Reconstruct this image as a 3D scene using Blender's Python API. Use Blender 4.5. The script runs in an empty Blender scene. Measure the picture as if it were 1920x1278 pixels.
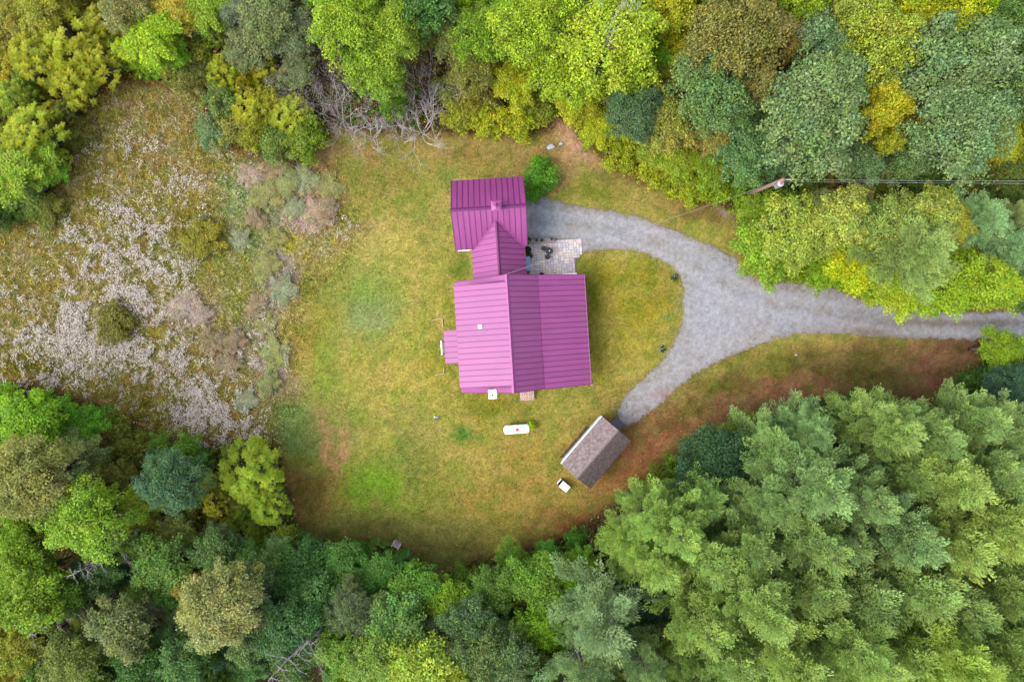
import bpy, math, random
import numpy as np
from mathutils import Vector, Matrix

# ------------------------------------------------------------------ camera, sky, sun, exposure
SC = bpy.context.scene
COL = SC.collection
H = 58.9                 # camera height above the lawn (m)
S = 0.046                # metres per photo pixel on the ground
CX, CY = 960.0, 639.0

cam = bpy.data.cameras.new('camera')
cam.sensor_width = 36.0
cam.lens = 24.0
cam.clip_end = 3000
cam_o = bpy.data.objects.new('camera', cam)
cam_o.location = (0, 0, H)
COL.objects.link(cam_o)
SC.camera = cam_o

SUN_DIR = Vector((-0.93, -0.37, 0)).normalized()
SUN_EL = math.radians(50)
world = bpy.data.worlds.new('World')
SC.world = world
world.use_nodes = True
wn = world.node_tree.nodes
sky = wn.new('ShaderNodeTexSky')
sky.sky_type = 'NISHITA'
sky.sun_disc = False
sky.sun_elevation = SUN_EL
sky.sun_rotation = math.atan2(SUN_DIR.x, SUN_DIR.y)
sky.dust_density = 1.2
sky.air_density = 0.8
sky.ozone_density = 0.6
wn['Background'].inputs['Strength'].default_value = 0.15
veil = wn.new('ShaderNodeHueSaturation')      # thin even cloud: the whole sky paler
veil.inputs['Saturation'].default_value = 0.35
world.node_tree.links.new(sky.outputs[0], veil.inputs['Color'])
world.node_tree.links.new(veil.outputs[0], wn['Background'].inputs['Color'])

sun = bpy.data.lights.new('sun', 'SUN')
sun.energy = 0.8
sun.angle = math.radians(36)
sun.color = (1.0, 0.96, 0.90)
sun_o = bpy.data.objects.new('sun', sun)
d = Vector((SUN_DIR.x * math.cos(SUN_EL), SUN_DIR.y * math.cos(SUN_EL), math.sin(SUN_EL)))
sun_o.rotation_euler = d.to_track_quat('Z', 'Y').to_euler()
sun_o.location = d * 90
COL.objects.link(sun_o)

SC.view_settings.view_transform = 'Standard'
SC.view_settings.look = 'None'
SC.view_settings.gamma = 1
SC.view_settings.exposure = 2.36
SC.cycles.max_bounces = 6
SC.cycles.diffuse_bounces = 3
SC.cycles.transmission_bounces = 3
SC.cycles.transparent_max_bounces = 4

rng = np.random.default_rng(7)
random.seed(7)

# ------------------------------------------------------------------ helpers
K_ALB = 0.46            # real base colour for a colour read off the bright photograph


def lin(c):
    c = np.asarray(c, float) / 255.0
    return np.where(c <= 0.04045, c / 12.92, ((c + 0.055) / 1.055) ** 2.4)


def alb(c, k=K_ALB):
    return np.clip(lin(c) * k, 0.002, 0.82)


def P(px, py, z=0.0):
    """photo pixel -> ground metres for a point at height z"""
    k = (1 - z / H) * S
    return ((px - CX) * k, -(py - CY) * k)


# value noise -----------------------------------------------------
_tab = np.random.default_rng(3).random((256, 256))


def vnoise(x, y):
    xi = np.floor(x).astype(int)
    yi = np.floor(y).astype(int)
    fx = x - xi
    fy = y - yi
    fx = fx * fx * (3 - 2 * fx)
    fy = fy * fy * (3 - 2 * fy)
    a = _tab[xi & 255, yi & 255]
    b = _tab[(xi + 1) & 255, yi & 255]
    c = _tab[xi & 255, (yi + 1) & 255]
    e = _tab[(xi + 1) & 255, (yi + 1) & 255]
    return (a * (1 - fx) + b * fx) * (1 - fy) + (c * (1 - fx) + e * fx) * fy


def fbm(x, y, o=4):
    s = 0
    a = 0.5
    t = 0
    for i in range(o):
        s = s + a * vnoise(x * 2 ** i + 17.3 * i, y * 2 ** i + 5.7 * i)
        t += a
        a *= 0.5
    return s / t


def in_poly(x, y, poly):
    ins = np.zeros(x.shape, bool)
    n = len(poly)
    for i in range(n):
        x0, y0 = poly[i]
        x1, y1 = poly[(i + 1) % n]
        if y0 == y1:
            continue
        c = ((y0 > y) != (y1 > y)) & (x < (x1 - x0) * (y - y0) / (y1 - y0) + x0)
        ins ^= c
    return ins


def sdist(x, y, poly):
    """signed distance to polygon in px, positive inside"""
    dmin = np.full(x.shape, 1e9)
    n = len(poly)
    for i in range(n):
        x0, y0 = poly[i]
        x1, y1 = poly[(i + 1) % n]
        dx, dy = x1 - x0, y1 - y0
        L = dx * dx + dy * dy + 1e-9
        t = np.clip(((x - x0) * dx + (y - y0) * dy) / L, 0, 1)
        dmin = np.minimum(dmin, (x - x0 - t * dx) ** 2 + (y - y0 - t * dy) ** 2)
    dmin = np.sqrt(dmin)
    return np.where(in_poly(x, y, poly), dmin, -dmin)


def sstep(a, b, x):
    t = np.clip((x - a) / (b - a), 0, 1)
    return t * t * (3 - 2 * t)


# mesh building ---------------------------------------------------
def np_mesh(name, verts, faces, col=None, smooth=False, dom='FACE'):
    verts = np.ascontiguousarray(verts, np.float32)
    faces = np.ascontiguousarray(faces, np.int32)
    m = bpy.data.meshes.new(name)
    n, k = faces.shape
    m.vertices.add(len(verts))
    m.vertices.foreach_set('co', verts.ravel())
    m.loops.add(n * k)
    m.loops.foreach_set('vertex_index', faces.ravel())
    m.polygons.add(n)
    m.polygons.foreach_set('loop_start', np.arange(0, n * k, k, dtype=np.int32))
    if smooth:
        m.polygons.foreach_set('use_smooth', np.ones(n, bool))
    if col is not None:
        a = m.attributes.new('lc', 'FLOAT_COLOR', dom)
        c4 = np.ones((len(col), 4), np.float32)
        c4[:, :3] = col
        a.data.foreach_set('color', c4.ravel())
    m.update(calc_edges=True)
    m.validate()
    return m


class MB:
    def __init__(self):
        self.v = []
        self.f = []

    def add(self, vs, fs):
        o = len(self.v)
        self.v += [tuple(p) for p in vs]
        self.f += [tuple(i + o for i in f) for f in fs]
        return self

    def box(self, x0, x1, y0, y1, z0, z1, bev=0.0, M=None):
        b = min(bev, (x1 - x0) * .45, (y1 - y0) * .45, (z1 - z0) * .45)
        if b <= 0:
            vs = [(x, y, z) for z in (z0, z1) for x, y in ((x0, y0), (x1, y0), (x1, y1), (x0, y1))]
            fs = [(3, 2, 1, 0), (4, 5, 6, 7), (0, 1, 5, 4), (1, 2, 6, 5), (2, 3, 7, 6), (3, 0, 4, 7)]
        else:  # bevelled top edges and vertical edges softened by an inset ring
            def ring(i, z):
                return [(x0 + i, y0 + i, z), (x1 - i, y0 + i, z), (x1 - i, y1 - i, z), (x0 + i, y1 - i, z)]
            vs = ring(b, z0) + ring(0, z0 + b) + ring(0, z1 - b) + ring(b, z1)
            fs = [(3, 2, 1, 0), (12, 13, 14, 15)]
            for r in range(3):
                for i in range(4):
                    j = (i + 1) % 4
                    fs.append((r * 4 + i, r * 4 + j, r * 4 + 4 + j, r * 4 + 4 + i))
        if M is not None:
            vs = [tuple(M @ Vector(p)) for p in vs]
        return self.add(vs, fs)

    def tube(self, pts, rad, n=6, cap=True):
        pts = [Vector(p) for p in pts]
        vs = []
        fs = []
        if not hasattr(rad, '__len__'):
            rad = [rad] * len(pts)
        prev = None
        for i, p in enumerate(pts):
            t = (pts[min(i + 1, len(pts) - 1)] - pts[max(i - 1, 0)])
            if t.length < 1e-9:
                t = Vector((0, 0, 1))
            t.normalize()
            a = prev if prev is not None else (Vector((1, 0, 0)) if abs(t.x) < .8 else Vector((0, 1, 0)))
            a = (a - t * a.dot(t)).normalized()
            prev = a
            b = t.cross(a)
            for j in range(n):
                an = 2 * math.pi * j / n
                vs.append(p + (a * math.cos(an) + b * math.sin(an)) * rad[i])
        for i in range(len(pts) - 1):
            for j in range(n):
                k = (j + 1) % n
                fs.append((i * n + j, i * n + k, (i + 1) * n + k, (i + 1) * n + j))
        if cap:
            fs.append(tuple(range(n - 1, -1, -1)))
            fs.append(tuple((len(pts) - 1) * n + j for j in range(n)))
        return self.add(vs, fs)

    def lathe(self, prof, n=16, c=(0, 0, 0), M=None):
        vs = []
        fs = []
        for r, z in prof:
            for j in range(n):
                a = 2 * math.pi * j / n
                vs.append((c[0] + r * math.cos(a), c[1] + r * math.sin(a), c[2] + z))
        for i in range(len(prof) - 1):
            for j in range(n):
                k = (j + 1) % n
                fs.append((i * n + j, i * n + k, (i + 1) * n + k, (i + 1) * n + j))
        fs.append(tuple(range(n - 1, -1, -1)))
        fs.append(tuple((len(prof) - 1) * n + j for j in range(n)))
        if M is not None:
            vs = [tuple(M @ Vector(p)) for p in vs]
        return self.add(vs, fs)

    def mesh(self, name, mat, smooth=False):
        m = bpy.data.meshes.new(name)
        m.from_pydata(self.v, [], self.f)
        m.update()
        if smooth:
            m.polygons.foreach_set('use_smooth', np.ones(len(m.polygons), bool))
        m.materials.append(mat)
        return m

    def obj(self, name, mat, parent=None, smooth=False, loc=None, rot=None):
        return link(name, self.mesh(name, mat, smooth), parent, loc, rot)


def link(name, data, parent=None, loc=None, rot=None, scale=None):
    o = bpy.data.objects.new(name, data)
    COL.objects.link(o)
    o.parent = parent
    if loc is not None:
        o.location = loc
    if rot is not None:
        o.rotation_euler = rot
    if scale is not None:
        o.scale = scale
    return o


def tag(o, label=None, cat=None, group=None, kind=None):
    if label:
        o['label'] = label
    if cat:
        o['category'] = cat
    if group:
        o['group'] = group
    if kind:
        o['kind'] = kind
    return o


def empty(name, loc=(0, 0, 0), rz=0.0):
    o = link(name, None, None, loc, (0, 0, rz))
    o.empty_display_size = 0.3
    return o


# materials -------------------------------------------------------
def mat_new(name):
    m = bpy.data.materials.new(name)
    m.use_nodes = True
    nt = m.node_tree
    return m, nt.nodes, nt.links, nt.nodes['Principled BSDF']


def simple(name, rgb, rough=0.6, var=0.12, scale=3.0, bump=0.0, spec=0.3, metal=0.0, coords='Object', raw=False):
    m, N, L, B = mat_new(name)
    c = np.asarray(rgb, float) if raw else alb(rgb)
    tc = N.new('ShaderNodeTexCoord')
    no = N.new('ShaderNodeTexNoise')
    no.inputs['Scale'].default_value = scale
    no.inputs['Detail'].default_value = 5
    no.inputs['Roughness'].default_value = 0.65
    if coords == 'World':
        ge = N.new('ShaderNodeNewGeometry')
        L.new(ge.outputs['Position'], no.inputs['Vector'])
        no.inputs['Detail'].default_value = 9
        no.inputs['Roughness'].default_value = .72
    else:
        L.new(tc.outputs[coords], no.inputs['Vector'])
    mr = N.new('ShaderNodeMapRange')
    mr.inputs['From Min'].default_value = 0.25
    mr.inputs['From Max'].default_value = 0.75
    mr.inputs['To Min'].default_value = 1 - var
    mr.inputs['To Max'].default_value = 1 + var
    L.new(no.outputs['Fac'], mr.inputs['Value'])
    oi = N.new('ShaderNodeObjectInfo')
    mr2 = N.new('ShaderNodeMapRange')
    mr2.inputs['To Min'].default_value = 1 - var * .45
    mr2.inputs['To Max'].default_value = 1 + var * .45
    L.new(oi.outputs['Random'], mr2.inputs['Value'])
    mu = N.new('ShaderNodeMath')
    mu.operation = 'MULTIPLY'
    L.new(mr.outputs[0], mu.inputs[0])
    L.new(mr2.outputs[0], mu.inputs[1])
    mx = N.new('ShaderNodeVectorMath')
    mx.operation = 'SCALE'
    mx.inputs[0].default_value = tuple(c)
    L.new(mu.outputs[0], mx.inputs['Scale'])
    L.new(mx.outputs[0], B.inputs['Base Color'])
    B.inputs['Roughness'].default_value = rough
    B.inputs['Specular IOR Level'].default_value = spec
    B.inputs['Metallic'].default_value = metal
    if bump > 0:
        bp = N.new('ShaderNodeBump')
        bp.inputs['Strength'].default_value = bump
        bp.inputs['Distance'].default_value = 0.02
        L.new(no.outputs['Fac'], bp.inputs['Height'])
        L.new(bp.outputs[0], B.inputs['Normal'])
    return m


def attr_mat(name, rough=0.85, fine=(9.0, 0.35), finer=(38.0, 0.3), bump=0.5, use_obj=False, transl=0.0, spec=0.15, stones=0.0):
    """colour from the 'lc' attribute (times the object colour for plants), broken up by fine noise"""
    m, N, L, B = mat_new(name)
    at = N.new('ShaderNodeAttribute')
    at.attribute_name = 'lc'
    colr = at.outputs['Color']
    if use_obj:
        oi = N.new('ShaderNodeObjectInfo')
        mm = N.new('ShaderNodeMix')
        mm.data_type = 'RGBA'
        mm.blend_type = 'MULTIPLY'
        mm.inputs['Factor'].default_value = 1
        L.new(oi.outputs['Color'], mm.inputs['A'])
        L.new(colr, mm.inputs['B'])
        colr = mm.outputs['Result']
    if fine is not None:
        ge = N.new('ShaderNodeNewGeometry')
        val = None
        hs = []
        for sc_, am in (fine, finer):
            no = N.new('ShaderNodeTexNoise')
            no.inputs['Scale'].default_value = sc_
            no.inputs['Detail'].default_value = 3
            L.new(ge.outputs['Position'], no.inputs['Vector'])
            mr = N.new('ShaderNodeMapRange')
            mr.inputs['From Min'].default_value = 0.3
            mr.inputs['From Max'].default_value = 0.7
            mr.inputs['To Min'].default_value = 1 - am
            mr.inputs['To Max'].default_value = 1 + am
            L.new(no.outputs['Fac'], mr.inputs['Value'])
            hs.append(no.outputs['Fac'])
            if val is None:
                val = mr.outputs[0]
            else:
                mu = N.new('ShaderNodeMath')
                mu.operation = 'MULTIPLY'
                L.new(val, mu.inputs[0])
                L.new(mr.outputs[0], mu.inputs[1])
                val = mu.outputs[0]
        if stones > 0:
            vo = N.new('ShaderNodeTexVoronoi')
            vo.inputs['Scale'].default_value = 14.0
            L.new(ge.outputs['Position'], vo.inputs['Vector'])
            sp = N.new('ShaderNodeSeparateColor')
            L.new(vo.outputs['Color'], sp.inputs[0])
            mr = N.new('ShaderNodeMapRange')
            mr.inputs['To Min'].default_value = 1 - stones
            mr.inputs['To Max'].default_value = 1 + stones
            L.new(sp.outputs[0], mr.inputs['Value'])
            mu = N.new('ShaderNodeMath')
            mu.operation = 'MULTIPLY'
            L.new(val, mu.inputs[0])
            L.new(mr.outputs[0], mu.inputs[1])
            val = mu.outputs[0]
        sv = N.new('ShaderNodeVectorMath')
        sv.operation = 'SCALE'
        L.new(colr, sv.inputs[0])
        L.new(val, sv.inputs['Scale'])
        colr = sv.outputs[0]
        if bump > 0:
            bp = N.new('ShaderNodeBump')
            bp.inputs['Strength'].default_value = bump
            bp.inputs['Distance'].default_value = 0.03
            L.new(hs[1], bp.inputs['Height'])
            L.new(bp.outputs[0], B.inputs['Normal'])
    L.new(colr, B.inputs['Base Color'])
    B.inputs['Roughness'].default_value = rough
    B.inputs['Specular IOR Level'].default_value = spec
    if transl > 0:
        tr = N.new('ShaderNodeBsdfTranslucent')
        L.new(colr, tr.inputs['Color'])
        ms = N.new('ShaderNodeMixShader')
        ms.inputs['Fac'].default_value = transl
        L.new(B.outputs[0], ms.inputs[1])
        L.new(tr.outputs[0], ms.inputs[2])
        L.new(ms.outputs[0], N['Material Output'].inputs['Surface'])
    return m


M_ground = attr_mat('ground_cover', 0.95, (5.0, 0.22), (24.0, 0.35), 0.6, spec=0.05)
M_gravel = attr_mat('gravel', 0.9, (3.0, 0.05), (30.0, 0.26), 0.8, spec=0.15, stones=0.16)
M_leaf = attr_mat('leaf', 0.6, None, None, 0, use_obj=True, transl=0.4, spec=0.25)
M_blade = attr_mat('grass_blade', 0.7, None, None, 0, transl=0.2, spec=0.1)
M_bark = simple('bark', (120, 112, 105), 0.9, 0.35, 5.0, 0.8, 0.1)
M_deadwood = simple('dead_wood', (208, 196, 196), 0.85, 0.22, 4.0, 0.5, 0.1)
M_snag = simple('dead_trunk', (158, 150, 150), 0.9, 0.3, 4.0, 0.5, 0.1)
M_pinebark = simple('pine_bark', (128, 118, 112), 0.9, 0.3, 6.0, 0.8, 0.1)

# ------------------------------------------------------------------ layout read off the photograph (px)
CLEAR = [(165, 175), (230, 150), (300, 150), (380, 165), (400, 230), (470, 290), (560, 310), (600, 270), (625, 235),
         (700, 240), (760, 245), (840, 245), (950, 248), (1030, 245), (1035, 205), (1060, 215), (1100, 270), (1150, 305),
         (1215, 335), (1300, 372), (1345, 375), (1385, 400), (1395, 470), (1410, 505), (1450, 520), (1540, 525),
         (1620, 555), (1690, 578), (1800, 575), (2400, 560), (2400, 660), (1835, 645), (1850, 690), (1800, 720), (1750, 765),
         (1700, 755), (1600, 745), (1480, 770), (1400, 800), (1300, 845), (1200, 905), (1140, 960), (1100, 985),
         (1040, 1015), (960, 1035), (900, 1050), (820, 1085), (770, 1035), (680, 1018), (600, 1025), (555, 985),
         (535, 910), (515, 830), (440, 830), (380, 835), (290, 820), (200, 770), (100, 740), (0, 715), (-120, 700),
         (-120, 430), (0, 430), (60, 400), (110, 340), (130, 260), (150, 220)]
MEADOW = [(165, 175), (230, 150), (300, 150), (380, 165), (400, 230), (470, 290), (560, 300), (610, 330), (640, 400), (680, 430),
          (620, 500), (590, 560), (545, 640), (540, 720), (525, 830), (440, 840), (380, 845), (290, 830), (200, 780),
          (100, 750), (0, 725), (-120, 710), (-120, 430), (0, 430), (60, 400), (110, 340), (130, 260), (150, 220)]
DRIVE = [(984, 362), (1030, 368), (1060, 380), (1100, 388), (1150, 395), (1200, 406), (1250, 424), (1300, 443), (1340, 462),
         (1380, 484), (1400, 512), (1430, 524), (1500, 526), (1560, 538), (1620, 560), (1680, 580), (1800, 584), (2400, 575),
         (2400, 640), (1800, 637), (1700, 635), (1640, 632), (1560, 627), (1500, 628), (1440, 641), (1390, 660), (1340, 683),
         (1300, 705), (1270, 730), (1240, 757), (1205, 785), (1180, 800), (1160, 797), (1155, 770), (1172, 738), (1200, 713),
         (1230, 685), (1255, 655), (1270, 625), (1278, 590), (1281, 555), (1275, 520), (1255, 498), (1225, 482), (1190, 472),
         (1150, 469), (1085, 474), (1085, 456), (984, 458)]
PATIO = [(988, 448), (1093, 444), (1094.5, 478), (1087, 479), (1087, 484), (1080, 485), (1081.5, 520), (990, 522)]

# patches of differently coloured ground: x, y, rx, ry, colour, strength
PATCH = [
    (700, 540, 60, 55, (118, 140, 58), .8), (690, 590, 45, 40, (138, 150, 92), .6), (700, 912, 50, 28, (96, 150, 20), 1.0),
    (705, 900, 75, 60, (118, 138, 48), .7), (565, 800, 55, 45, (112, 140, 72), .8), (600, 660, 35, 110, (135, 150, 58), .6),
    (875, 822, 20, 11, (82, 122, 44), .9), (868, 806, 10, 9, (88, 125, 44), .7), (620, 850, 14, 60, (176, 128, 84), .7),
    (600, 780, 14, 30, (178, 130, 86), .6), (575, 930, 60, 55, (128, 106, 52), .9), (690, 1000, 130, 30, (104, 112, 52), .9),
    (820, 1045, 110, 40, (112, 112, 54), .9), (950, 965, 140, 50, (156, 130, 62), .7), (1085, 985, 50, 26, (150, 92, 58), .9),
    (760, 990, 160, 30, (124, 118, 56), .6), (800, 900, 40, 60, (132, 132, 56), .5), (780, 850, 30, 70, (130, 134, 66), .5),
    (1170, 860, 70, 60, (158, 100, 66), 1.0), (1115, 925, 30, 30, (140, 98, 58), .8),
    (1300, 790, 110, 40, (150, 106, 72), 1), (1400, 745, 120, 40, (154, 108, 78), 1), (1240, 820, 70, 40, (158, 104, 70), 1),
    (1560, 700, 120, 45, (152, 104, 76), 1), (1720, 700, 110, 50, (150, 106, 80), 1), (1820, 670, 60, 40, (128, 94, 68), 1),
    (1430, 675, 90, 22, (124, 120, 48), .9), (1330, 720, 50, 20, (112, 104, 42), .8), (1290, 760, 36, 20, (112, 98, 42), .6),
    (1630, 690, 46, 40, (108, 96, 48), .9), (1520, 680, 40, 20, (106, 92, 46), .8), (1640, 740, 60, 20, (112, 90, 56), .8),
    (1240, 800, 30, 12, (112, 96, 52), .7),
    (950, 285, 260, 28, (170, 138, 84), .7), (720, 320, 70, 60, (142, 132, 62), .8), (1075, 250, 26, 46, (196, 152, 116), 1),
    (1110, 300, 40, 22, (186, 146, 104), .8), (1180, 335, 80, 18, (140, 126, 64), .8), (1010, 340, 60, 16, (176, 144, 96), .6),
    (1100, 365, 60, 12, (140, 134, 52), .7), (1320, 405, 60, 20, (134, 114, 58), .9), (1385, 440, 18, 36, (150, 104, 66), .9),
    (1358, 392, 20, 17, (176, 156, 152), 1), (1372, 412, 12, 14, (182, 148, 136), .9), (1300, 380, 60, 14, (150, 118, 74), .7),
    (1180, 560, 85, 75, (158, 146, 48), .9), (1122, 600, 18, 110, (124, 122, 34), .8), (1230, 520, 30, 30, (150, 138, 52), .6),
    (1265, 575, 12, 60, (150, 146, 74), .7), (770, 620, 70, 140, (184, 168, 80), .6), (800, 420, 50, 50, (150, 142, 70), .6),
    (870, 500, 22, 26, (122, 134, 48), .9), (845, 560, 12, 40, (136, 138, 48), .7), (830, 690, 25, 30, (150, 142, 44), .6),
    (930, 760, 60, 24, (146, 138, 44), .7), (700, 470, 60, 50, (184, 166, 82), .6), (660, 290, 60, 30, (160, 130, 80), .7),
    (900, 300, 60, 20, (150, 128, 64), .6), (1010, 900, 120, 60, (168, 140, 68), .5), (960, 850, 80, 40, (170, 146, 66), .6),
    (1130, 660, 50, 60, (166, 152, 60), .6), (1150, 740, 40, 30, (150, 138, 58), .6), (830, 330, 22, 20, (150, 150, 78), .7),
    # meadow
    (500, 350, 50, 46, (132, 158, 122), 1.0), (470, 440, 34, 60, (136, 152, 100), .8), (562, 375, 36, 50, (190, 148, 140), 1.0), (612, 365, 22, 44, (160, 108, 86), .8),
    (360, 580, 32, 28, (166, 132, 134), .9), (425, 655, 40, 36, (146, 112, 88), .9), (520, 520, 32, 70, (168, 144, 132), .9),
    (250, 230, 110, 60, (152, 124, 76), .8), (90, 400, 70, 40, (134, 120, 48), .9), (390, 440, 45, 45, (122, 112, 34), .9),
    (340, 500, 50, 40, (140, 132, 70), .7), (450, 440, 30, 60, (140, 146, 80), .7), (550, 445, 26, 20, (190, 168, 30), .9),
    (440, 560, 40, 50, (132, 138, 62), .7), (640, 440, 45, 30, (166, 138, 96), .8), (600, 600, 30, 40, (168, 132, 62), .6),
    (560, 640, 30, 60, (178, 142, 60), .6), (300, 780, 90, 30, (112, 100, 40), .9), (60, 690, 60, 24, (92, 84, 28), .9),
    (510, 700, 30, 60, (178, 150, 128), .7), (540, 740, 30, 40, (164, 140, 96), .7), (180, 290, 40, 60, (150, 132, 70), .6),
    (130, 290, 26, 60, (96, 88, 34), .8), (480, 600, 30, 40, (150, 120, 110), .7), (480, 780, 40, 50, (150, 126, 70), .7),
]


PATCH2 = [(700, 912, 50, 28, (116, 154, 40), .85), (690, 885, 40, 20, (126, 150, 50), .5), (565, 800, 50, 36, (128, 150, 82), .55), (690, 535, 40, 40, (126, 152, 62), .7),
          (700, 585, 44, 36, (146, 160, 102), .6), (600, 660, 26, 90, (142, 158, 64), .5), (875, 822, 20, 11, (88, 132, 46), .8), (1075, 250, 22, 44, (206, 164, 130), .95),
          (1105, 292, 34, 16, (196, 158, 122), .8), (495, 345, 42, 40, (140, 160, 122), .6), (505, 380, 30, 20, (138, 162, 130), .5), (470, 430, 28, 50, (142, 156, 106), .55), (560, 365, 28, 36, (192, 156, 142), .6), (575, 392, 22, 22, (190, 150, 140), .5),
          (612, 365, 18, 36, (172, 122, 100), .7), (520, 520, 26, 56, (176, 154, 146), .7), (360, 580, 26, 22, (178, 148, 144), .65), (500, 700, 24, 50, (186, 164, 146), .7),
          (545, 440, 24, 16, (200, 180, 50), .7), (480, 600, 24, 36, (150, 152, 120), .6), (700, 470, 50, 36, (190, 174, 96), .5), (800, 1000, 80, 24, (128, 126, 64), .5),
          (1358, 392, 17, 15, (190, 172, 170), .9), (620, 850, 12, 46, (186, 142, 100), .6)]


def ground_rgb(x, y):
    """base colour of the ground at photo pixel x, y on the ground plane (colour values as seen)"""
    n1 = fbm(x / 60, y / 60)
    n2 = fbm(x / 18 + 40, y / 18 + 9)
    n3 = fbm(x / 7 + 11, y / 7 + 90, 3)
    wx = x + (n1 - .5) * 70 + (n2 - .5) * 26
    wy = y + (fbm(x / 60 + 70, y / 60 + 31) - .5) * 70 + (fbm(x / 18 + 3, y / 18 + 77) - .5) * 26
    dc = sdist(wx * .25 + x * .75, wy * .25 + y * .75, CLEAR)
    dm = sdist(wx * .6 + x * .4, wy * .6 + y * .4, MEADOW)
    c = np.empty(x.shape + (3,))
    c[:] = (172, 162, 76)
    mm = sstep(-45, 40, dm + (n2 - .5) * 60)[..., None]
    c = c * (1 - mm) + np.array((152, 128, 76.)) * mm
    for (px, py, rx, ry, col, st) in PATCH:
        q = ((wx - px) / rx) ** 2 + ((wy - py) / ry) ** 2
        w = (np.exp(-q * .8) * st * 1.4)
        w = np.clip(w, 0, 1)[..., None]
        c = c * (1 - w) + np.array(col, float) * w
    # local blotches of greener and drier grass
    g = (sstep(.45, .7, n2) * .7)[..., None]
    c = c * (1 - g) + c * np.array((.82, .94, .78)) * g
    g = (sstep(.48, .72, fbm(x / 26 + 200, y / 26 + 120)) * .75)[..., None]
    c = c * (1 - g) + (c * .6 + np.array((190, 160, 100.)) * .4) * g
    g = (sstep(.5, .72, fbm(x / 15 + 300, y / 15 + 20)) * .75)[..., None]
    c = c * (1 - g) + (c * .55 + np.array((122, 138, 56.)) * .45) * g
    # meadow: small stands of different weeds
    for (ox, sc0, colm, lo) in ((7, 14, (192, 168, 136.), .54), (91, 18, (140, 126, 48.), .55), (33, 15, (124, 136, 76.), .57), (63, 8, (190, 172, 60.), .66)):
        g = (sstep(lo, lo + .1, fbm(x / sc0 + ox, y / sc0 + ox * 3, 3)) * .5)[..., None] * mm
        c = c * (1 - g) + np.array(colm) * g
    for (px, py, rx, ry, col, st) in PATCH2:
        q = ((wx - px) / rx) ** 2 + ((wy - py) / ry) ** 2
        w = np.clip(np.exp(-q * .8 * (.35 + 1.3 * n2)) * st * 1.1 * (.55 + .9 * n3), 0, .92)[..., None]
        c = c * (1 - w) + np.array(col, float) * w
    c *= (0.86 + .28 * n3)[..., None]
    # leaf litter of the wood
    w = sstep(10, -12, dc)[..., None]
    wood = np.array((84, 66, 44.)) * (0.7 + .6 * n3)[..., None]
    c = c * (1 - w) + wood * w
    # the reddish needle edge where lawn meets trees
    e = (np.exp(-((dc - 4) / 9) ** 2) * .5)[..., None]
    c = c * (1 - e) + np.array((122, 84, 54.)) * e
    return c


# ------------------------------------------------------------------ ground sheet, driveway
def axis(a, b, step, far):
    core = np.arange(a, b + step, step)
    out = np.array([4, 12, 30, 80, 200, 500.])
    return np.concatenate([a - out[::-1], core, b + out])


gx = axis(-48, 48, .24, 0)
gy = axis(-33, 33, .24, 0)
X, Y = np.meshgrid(gx, gy)
px_, py_ = X / S + CX, CY - Y / S
rgb = ground_rgb(px_.ravel(), py_.ravel())
nx, ny = len(gx), len(gy)
Z = (fbm(X / 3.0, Y / 3.0) - .5) * .05
inside = (np.abs(X) < 48) & (np.abs(Y) < 33)
Z = np.where(inside, Z, 0) - 0.03
idx = np.arange(nx * ny).reshape(ny, nx)
F = np.stack([idx[:-1, :-1], idx[:-1, 1:], idx[1:, 1:], idx[1:, :-1]], -1).reshape(-1, 4)
gm = np_mesh('ground', np.stack([X.ravel(), Y.ravel(), Z.ravel()], 1), F, alb(rgb), True, 'POINT')
gm.materials.append(M_ground)
tag(link('ground', gm), kind='structure')


def gz(x, y):
    return (fbm(x / 3.0, y / 3.0) - .5) * .05 - 0.03


st = .13
dx_ = np.arange(0.8, 62, st)
dy_ = np.arange(-8.2, 13.2, st)
X, Y = np.meshgrid(dx_, dy_)
pxx, pyy = X / S + CX, CY - Y / S
sd = sdist(pxx, pyy, DRIVE) + (fbm(pxx / 9, pyy / 9) - .5) * 9 + (fbm(pxx / 3, pyy / 3, 2) - .5) * 5
keep = sd > 0
keep &= ~((pxx < 1090) & (pyy > 447.5) & (pxx > 990) & (pyy < 520))
n1 = fbm(pxx / 50, pyy / 50)
n2 = fbm(pxx / 14 + 5, pyy / 14 + 8)
n3 = fbm(pxx / 5 + 5, pyy / 5 + 8, 2)
dc = np.empty(X.shape + (3,))
dc[:] = (189, 186, 188)
w = sstep(.42, .7, n1)[..., None]
dc = dc * (1 - w) + np.array((182, 182, 190.)) * w
w = (sstep(.5, .75, n2) * .5)[..., None]
dc = dc * (1 - w) + np.array((184, 172, 170.)) * w
w = (np.exp(-np.clip(sd, 0, 99) / 6.) * .55)[..., None]
dc = dc * (1 - w) + np.array((150, 124, 104.)) * w
for (bx, by, rx, ry, col, s_) in [(1010, 420, 30, 40, (160, 172, 192), .8), (1600, 600, 60, 26, (166, 160, 166), .6),
                                  (1255, 740, 30, 12, (182, 138, 130), .7), (1640, 620, 50, 10, (138, 118, 100), .7),
                                  (1800, 605, 160, 6, (142, 126, 118), .7), (1800, 585, 160, 12, (150, 140, 142), .5), (1265, 560, 20, 60, (158, 156, 120), .6),
                                  (1215, 690, 26, 20, (160, 156, 126), .5), (1440, 530, 60, 14, (170, 150, 140), .6),
                                  (1330, 560, 70, 70, (190, 189, 195), .8)]:
    w = np.clip(np.exp(-(((pxx - bx) / rx) ** 2 + ((pyy - by) / ry) ** 2)) * s_, 0, 1)[..., None]
    dc = dc * (1 - w) + np.array(col, float) * w
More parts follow.
